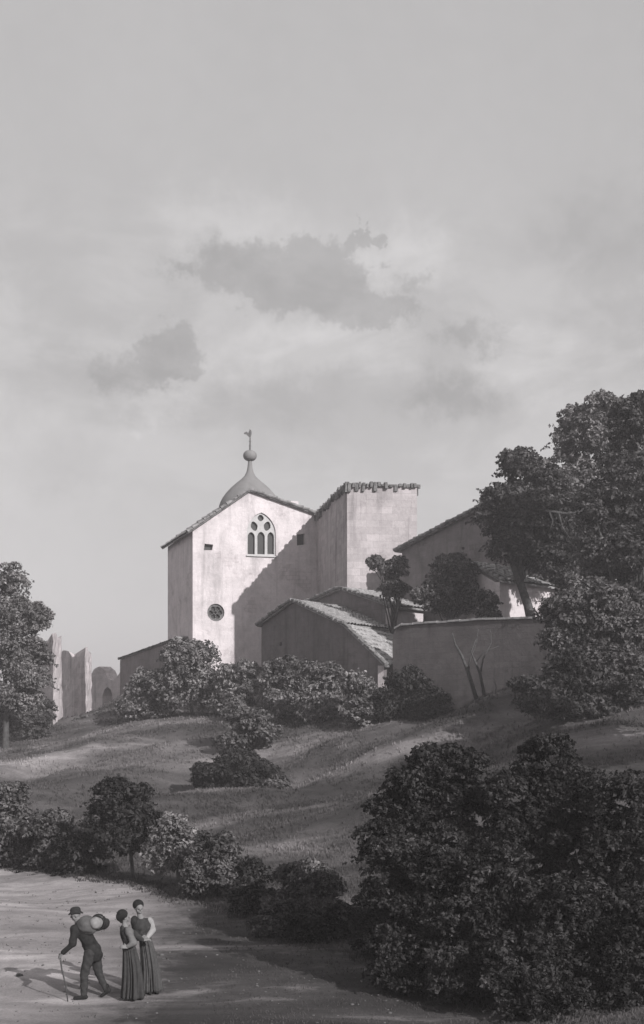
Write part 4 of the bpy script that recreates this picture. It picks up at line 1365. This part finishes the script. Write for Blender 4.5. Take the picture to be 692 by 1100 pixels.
def woman(label, Y, x0, HCp, fw, neck, shc, shdir, waist, hipc, hem, rw, rh, armN, armF, mats, seed, bonnet_dir):
    s = Y / F
    X0 = (x0 - 346) * s; Z0 = tz(X0, Y)
    t = thing('person', (X0, Y, Z0), label, 'person', 'walkers on the path')
    L = lambda p, y=0.0: Vector(((p[0] - x0) * s, y, (1070.5 - p[1]) * s))
    H = L(HCp); nk = L(neck); sc_ = L(shc); w = L(waist); hp = L(hipc); hm = L(hem); hm.z = .045
    sd = Vector(shdir).normalized()
    s1 = sc_ + sd * .145; s2 = sc_ - sd * .145
    fwv = Vector(fw).normalized()
    side = Vector((sd.x, sd.y, 0)).normalized()
    prims = head(H, fw) + [('c', H + Vector((0, 0, -.06)), .045, nk, .05), ('c', nk, .055, sc_ + Vector((0, 0, -.03)), .085), ('c', s1, .048, s2, .048),
                           ('c', sc_ + sd * .06 + Vector((0, 0, -.06)), .095, w + sd * .03, .085), ('c', sc_ - sd * .06 + Vector((0, 0, -.06)), .095, w - sd * .03, .085), ('c', w, .07, hp, .065)]
    ang = (hm - hp)
    for k in (-1, 1):
        kn = hp.lerp(hm, .52) + side * k * .07; an = hp.lerp(hm, .93) + side * k * .07; an.z = .09
        prims += [('c', hp + side * k * .025, .05, kn - side * k * .03, .045), ('c', kn - side * k * .03, .045, an, .034), ('c', an, .034, an + fwv * .02 + Vector((0, 0, -.055)), .03), ('c', an + Vector((0, 0, -.055)), .03, an + Vector((fwv.x, fwv.y, 0)).normalized() * .13 + Vector((0, 0, -.06)), .025)]
    hands = []
    for (sh_, el, wr, hd, hu, sg) in ((s1, L(armN[0], armN[1]), L(armN[2], armN[3]), armN[4], armN[5], 1), (s2, L(armF[0], armF[1]), L(armF[2], armF[3]), armF[4], armF[5], -1)):
        prims += [('c', sh_, .046, el, .036), ('c', el, .035, wr, .023)] + hand(wr, hd, hu, curl=.45, side=sg)
        hands.append((sh_, el, wr))
    bo = blob('body', prims, .0075, M['skin'], t, None)
    eyes(H, fw, bo)
    blob('bodice', [('c', nk + Vector((0, 0, -.05)), .065, sc_ + Vector((0, 0, -.03)), .1), ('c', s1, .06, s2, .06),
                    ('c', sc_ + sd * .06 + Vector((0, 0, -.07)) + fwv * .02, .115, w + sd * .03, .10), ('c', sc_ - sd * .06 + Vector((0, 0, -.07)) + fwv * .02, .115, w - sd * .03, .10)], .012, mats['bodice'], t, None)
    for i, (sh_, el, wr) in enumerate(hands):
        blob('sleeve', [('e', sh_.lerp(el, .15), (.08, .08, .085)), ('c', sh_, .072, el, .066), ('c', el, .062, wr + (el - wr) * .15, .04)], .011, mats['sleeve'][i], t, None)
    skirt('skirt', w + Vector((0, 0, .03)), hm, rw, rh, mats['skirt'], t, seed=seed)
    for k in (-1, 1):
        an = hp.lerp(hm, .93) + side * k * .07; an.z = .09
        blob('shoe', [('c', an + Vector((0, 0, -.045)), .042, an + Vector((fwv.x, fwv.y, 0)).normalized() * .15 + Vector((0, 0, -.058)), .032)], .009, M['black'], t, None)
    # hair / bonnet: cap hugging the skull, open at the face
    bd = Vector(bonnet_dir).normalized()
    blob('bonnet', [('e', H + bd * .04 + Vector((0, 0, .04)), (.107, .107, .104)), ('e', H + bd * .085 + Vector((0, 0, .0)), (.075, .075, .09)), ('c', H + bd * .07 + Vector((0, 0, -.05)), .05, H + bd * .05 + Vector((0, 0, -.09)), .035)], .010, M['black'], t, None)
    return t


woman('woman in dark bonnet and long skirt walking arm in arm, nearer the stooping man', 22.45, 140, (133.6, 981.5), (.85, .35, -.1), (134.0, 990), (135.5, 995.0), (.45, -.88, 0), (138.5, 1012), (140.5, 1020), (143.0, 1069.5), .092, .185,
      ((145.0, 1007.0), -.19, (139.0, 1011.0), -.24, (-.7, -.2, .1), (0, -.8, .5)), ((148, 1004), .10, (153, 1008), .15, (.8, .3, .1), (0, -.3, .9)),
      {'bodice': M['trousers'], 'sleeve': [M['sleeve'], M['trousers']], 'skirt': M['skirt1']}, 3, (-.8, -.35, .15))
woman('woman in black cap and pale sleeves, rightmost of the walkers', 22.95, 159.5, (149.3, 979.0), (.45, -.85, -.1), (150.5, 987.5), (152.3, 992.5), (.86, .35, -.12), (155.0, 1008), (157.0, 1017), (163.0, 1069.0), .092, .165,
      ((164.0, 1002.5), .03, (158.5, 1010.5), -.12, (-.8, -.35, .1), (0, -.8, .5)), ((147.0, 1003), -.08, (152.5, 1009.5), -.16, (.8, -.2, .0), (0, -.8, .5)),
      {'bodice': M['trousers'], 'sleeve': [M['sleeve_pale'], M['coat']], 'skirt': M['skirt2']}, 8, (-.4, .6, .35))

# ------------------------------------------------------------------ haze
HAZE = 0.0012
if HAZE:
    vs_, fs_ = [], []
    add_box(vs_, fs_, Vector((0, 450, 12)), Vector((1000, 0, 0)), Vector((0, 760, 0)), Vector((0, 0, 20)))
    m = bpy.data.materials.new('air_haze'); m.use_nodes = True
    nt = m.node_tree; nt.nodes.clear()
    o = nt.nodes.new('ShaderNodeOutputMaterial'); v = nt.nodes.new('ShaderNodeVolumePrincipled')
    v.inputs['Color'].default_value = (0.9, 0.87, 0.885, 1); v.inputs['Density'].default_value = HAZE
    v.inputs['Anisotropy'].default_value = 0.2
    nt.links.new(v.outputs[0], o.inputs['Volume'])
    hz = mesh('haze', vs_, fs_, m)
    tag(hz, kind='stuff')

# ------------------------------------------------------------------ world
w = bpy.data.worlds.new('World'); SC.world = w; w.use_nodes = True
nt = w.node_tree; nt.nodes.clear()
out = nt.nodes.new('ShaderNodeOutputWorld'); bg = nt.nodes.new('ShaderNodeBackground')
sky = nt.nodes.new('ShaderNodeTexSky'); sky.sky_type = 'NISHITA'; sky.sun_disc = False
sky.sun_elevation = math.asin(SUN.z); sky.sun_rotation = math.atan2(SUN.x, SUN.y)
sky.air_density = 1.0; sky.dust_density = 1.5
bw = nt.nodes.new('ShaderNodeRGBToBW'); nt.links.new(sky.outputs[0], bw.inputs[0])
tc = nt.nodes.new('ShaderNodeTexCoord').outputs['Generated']
nzl = nt.nodes.new('ShaderNodeTexNoise'); nzl.inputs['Scale'].default_value = 9; nzl.inputs['Detail'].default_value = 7; nzl.inputs['Roughness'].default_value = .62
nt.links.new(tc, nzl.inputs['Vector'])


def vm(op, a, b2=None):
    n = nt.nodes.new('ShaderNodeVectorMath'); n.operation = op
    for s, v in zip(n.inputs, (a, b2)):
        if v is None: continue
        if isinstance(v, tuple): s.default_value = v
        else: nt.links.new(v, s)
    return n.outputs['Value'] if op == 'LENGTH' else n.outputs['Vector']


def mm(op, a, b2=None, clamp=False):
    n = nt.nodes.new('ShaderNodeMath'); n.operation = op; n.use_clamp = clamp
    for s, v in zip(n.inputs, (a, b2)):
        if v is None: continue
        if isinstance(v, (int, float)): s.default_value = v
        else: nt.links.new(v, s)
    return n.outputs[0]


warp = vm('MULTIPLY', vm('SUBTRACT', nzl.outputs['Color'], (.5, .5, .5)), (.11, .11, .07))
nzf = nt.nodes.new('ShaderNodeTexNoise'); nzf.inputs['Scale'].default_value = 42; nzf.inputs['Detail'].default_value = 5; nzf.inputs['Roughness'].default_value = .65
nt.links.new(tc, nzf.inputs['Vector'])
warp = vm('ADD', warp, vm('MULTIPLY', vm('SUBTRACT', nzf.outputs['Color'], (.5, .5, .5)), (.075, .075, .05)))
dirw = vm('ADD', tc, warp)


def cloud(px, py, rx, ry, soft):
    d = Vector(((px - 346) / F, 1, (760 - py) / F)); Ld = d.length; d.normalize()
    q = vm('MULTIPLY', vm('SUBTRACT', dirw, tuple(d)), (F / rx * Ld, 0.0, F / ry * Ld))
    ln = vm('LENGTH', q)
    fr = mm('GREATER_THAN', nt_sep_y, 0.0)
    mr = nt.nodes.new('ShaderNodeMapRange'); mr.interpolation_type = 'SMOOTHSTEP'
    nt.links.new(ln, mr.inputs[0]); mr.inputs[1].default_value = 1.0; mr.inputs[2].default_value = 1.0 - soft
    return mm('MULTIPLY', mr.outputs[0], fr)


sp = nt.nodes.new('ShaderNodeSeparateXYZ'); nt.links.new(tc, sp.inputs[0]); nt_sep_y = sp.outputs[1]


def union(lst):
    r = lst[0]
    for q in lst[1:]: r = mm('MAXIMUM', r, q)
    return r


dark = union([cloud(280, 300, 66, 34, .3), cloud(350, 290, 58, 44, .25), cloud(405, 330, 80, 22, .35), cloud(235, 290, 60, 24, .8), cloud(382, 246, 22, 11, .3), cloud(172, 384, 42, 36, .3), cloud(130, 410, 60, 34, .6), cloud(190, 288, 30, 14, .8), cloud(490, 430, 70, 40, .9), cloud(455, 295, 30, 20, .8), cloud(510, 365, 50, 22, .8)])
wash = union([cloud(110, 395, 120, 55, 1.0), cloud(520, 420, 150, 55, 1.0), cloud(210, 285, 90, 34, 1.0), cloud(60, 500, 120, 60, 1.0), cloud(300, 430, 120, 36, 1.0), cloud(640, 250, 90, 60, 1.0)])
lite = union([cloud(330, 375, 190, 45, .9), cloud(440, 270, 75, 45, .9), cloud(120, 380, 70, 45, .8), cloud(560, 400, 110, 50, .9), cloud(250, 250, 120, 50, 1.0), cloud(160, 430, 80, 30, .8)])
nz2 = nt.nodes.new('ShaderNodeTexNoise'); nz2.inputs['Scale'].default_value = 3.2; nz2.inputs['Detail'].default_value = 6; nz2.inputs['Roughness'].default_value = .55
nt.links.new(tc, nz2.inputs['Vector'])
nz3 = nt.nodes.new('ShaderNodeTexNoise'); nz3.inputs['Scale'].default_value = 60; nz3.inputs['Detail'].default_value = 4
nt.links.new(tc, nz3.inputs['Vector'])
# thin even overcast over the blue: sky luminance compressed
SKY_FLAT, SKY_MIX = 4.2, 0.75
val = mm('ADD', mm('MULTIPLY', bw.outputs[0], 1 - SKY_MIX), SKY_FLAT * SKY_MIX)
val = mm('MULTIPLY', val, mm('ADD', mm('MULTIPLY', nz2.outputs['Fac'], .22), .89))
mpw = nt.nodes.new('ShaderNodeMapping'); nt.links.new(tc, mpw.inputs['Vector']); mpw.inputs['Scale'].default_value = (1, 1, 2.1)
nz4 = nt.nodes.new('ShaderNodeTexNoise'); nz4.inputs['Scale'].default_value = 7.5; nz4.inputs['Detail'].default_value = 9; nz4.inputs['Roughness'].default_value = .6; nz4.inputs['Distortion'].default_value = .5
nt.links.new(mpw.outputs[0], nz4.inputs['Vector'])
cr = nt.nodes.new('ShaderNodeMapRange'); cr.interpolation_type = 'SMOOTHSTEP'; nt.links.new(nz4.outputs['Fac'], cr.inputs[0]); cr.inputs[1].default_value = .40; cr.inputs[2].default_value = .60
bA = nt.nodes.new('ShaderNodeMapRange'); bA.interpolation_type = 'SMOOTHSTEP'; nt.links.new(sp.outputs[2], bA.inputs[0]); bA.inputs[1].default_value = .44; bA.inputs[2].default_value = .30
bB = nt.nodes.new('ShaderNodeMapRange'); bB.interpolation_type = 'SMOOTHSTEP'; nt.links.new(sp.outputs[2], bB.inputs[0]); bB.inputs[1].default_value = .12; bB.inputs[2].default_value = .24
band = mm('MULTIPLY', bA.outputs[0], bB.outputs[0])
val = mm('MULTIPLY', val, mm('ADD', 1.0, mm('MULTIPLY', band, mm('MULTIPLY', mm('SUBTRACT', cr.outputs[0], .45), .15))))
val = mm('MULTIPLY', val, mm('ADD', mm('MULTIPLY', nz3.outputs['Fac'], .06), .97))
val = mm('MULTIPLY', val, mm('ADD', mm('MULTIPLY', lite, .17), 1.0))
val = mm('MULTIPLY', val, mm('SUBTRACT', 1.0, mm('MULTIPLY', wash, .10)))
val = mm('MULTIPLY', val, mm('SUBTRACT', 1.0, mm('MULTIPLY', dark, .19)))
cmb = nt.nodes.new('ShaderNodeCombineColor')
nt.links.new(mm('MULTIPLY', val, 1.006), cmb.inputs[0]); nt.links.new(mm('MULTIPLY', val, .987), cmb.inputs[1]); nt.links.new(mm('MULTIPLY', val, .992), cmb.inputs[2])
nt.links.new(cmb.outputs[0], bg.inputs['Color']); bg.inputs['Strength'].default_value = 0.12
nt.links.new(bg.outputs[0], out.inputs['Surface'])

sl_ = bpy.data.lights.new('sun', 'SUN'); sl_.energy = 4.8; sl_.angle = math.radians(0.6); sl_.color = (1, .985, .975)
so = bpy.data.objects.new('sun', sl_); COL.objects.link(so)
so.rotation_euler = SUN.to_track_quat('Z', 'Y').to_euler(); so.location = (20, -20, 30)

# ------------------------------------------------------------------ camera
cam = bpy.data.cameras.new('camera'); co = bpy.data.objects.new('camera', cam); COL.objects.link(co)
co.location = (0, 0, 0); co.rotation_euler = (math.radians(90), 0, 0)
cam.sensor_fit = 'HORIZONTAL'; cam.sensor_width = 36; cam.lens = 36 * F / 692
cam.shift_y = 210 / 692; cam.clip_end = 5000; cam.clip_start = .1
SC.camera = co
SC.view_settings.view_transform = 'Standard'; SC.view_settings.look = 'None'; SC.view_settings.gamma = 1
SC.view_settings.exposure = 0.2
SC.cycles.max_bounces = 5; SC.cycles.diffuse_bounces = 2; SC.cycles.volume_bounces = 1; SC.cycles.transmission_bounces = 3
for o in list(COL.objects):
    if 'wloc' in o: del o['wloc']
print('LEAVES', TOT[0], 'ground at man px', base_py)
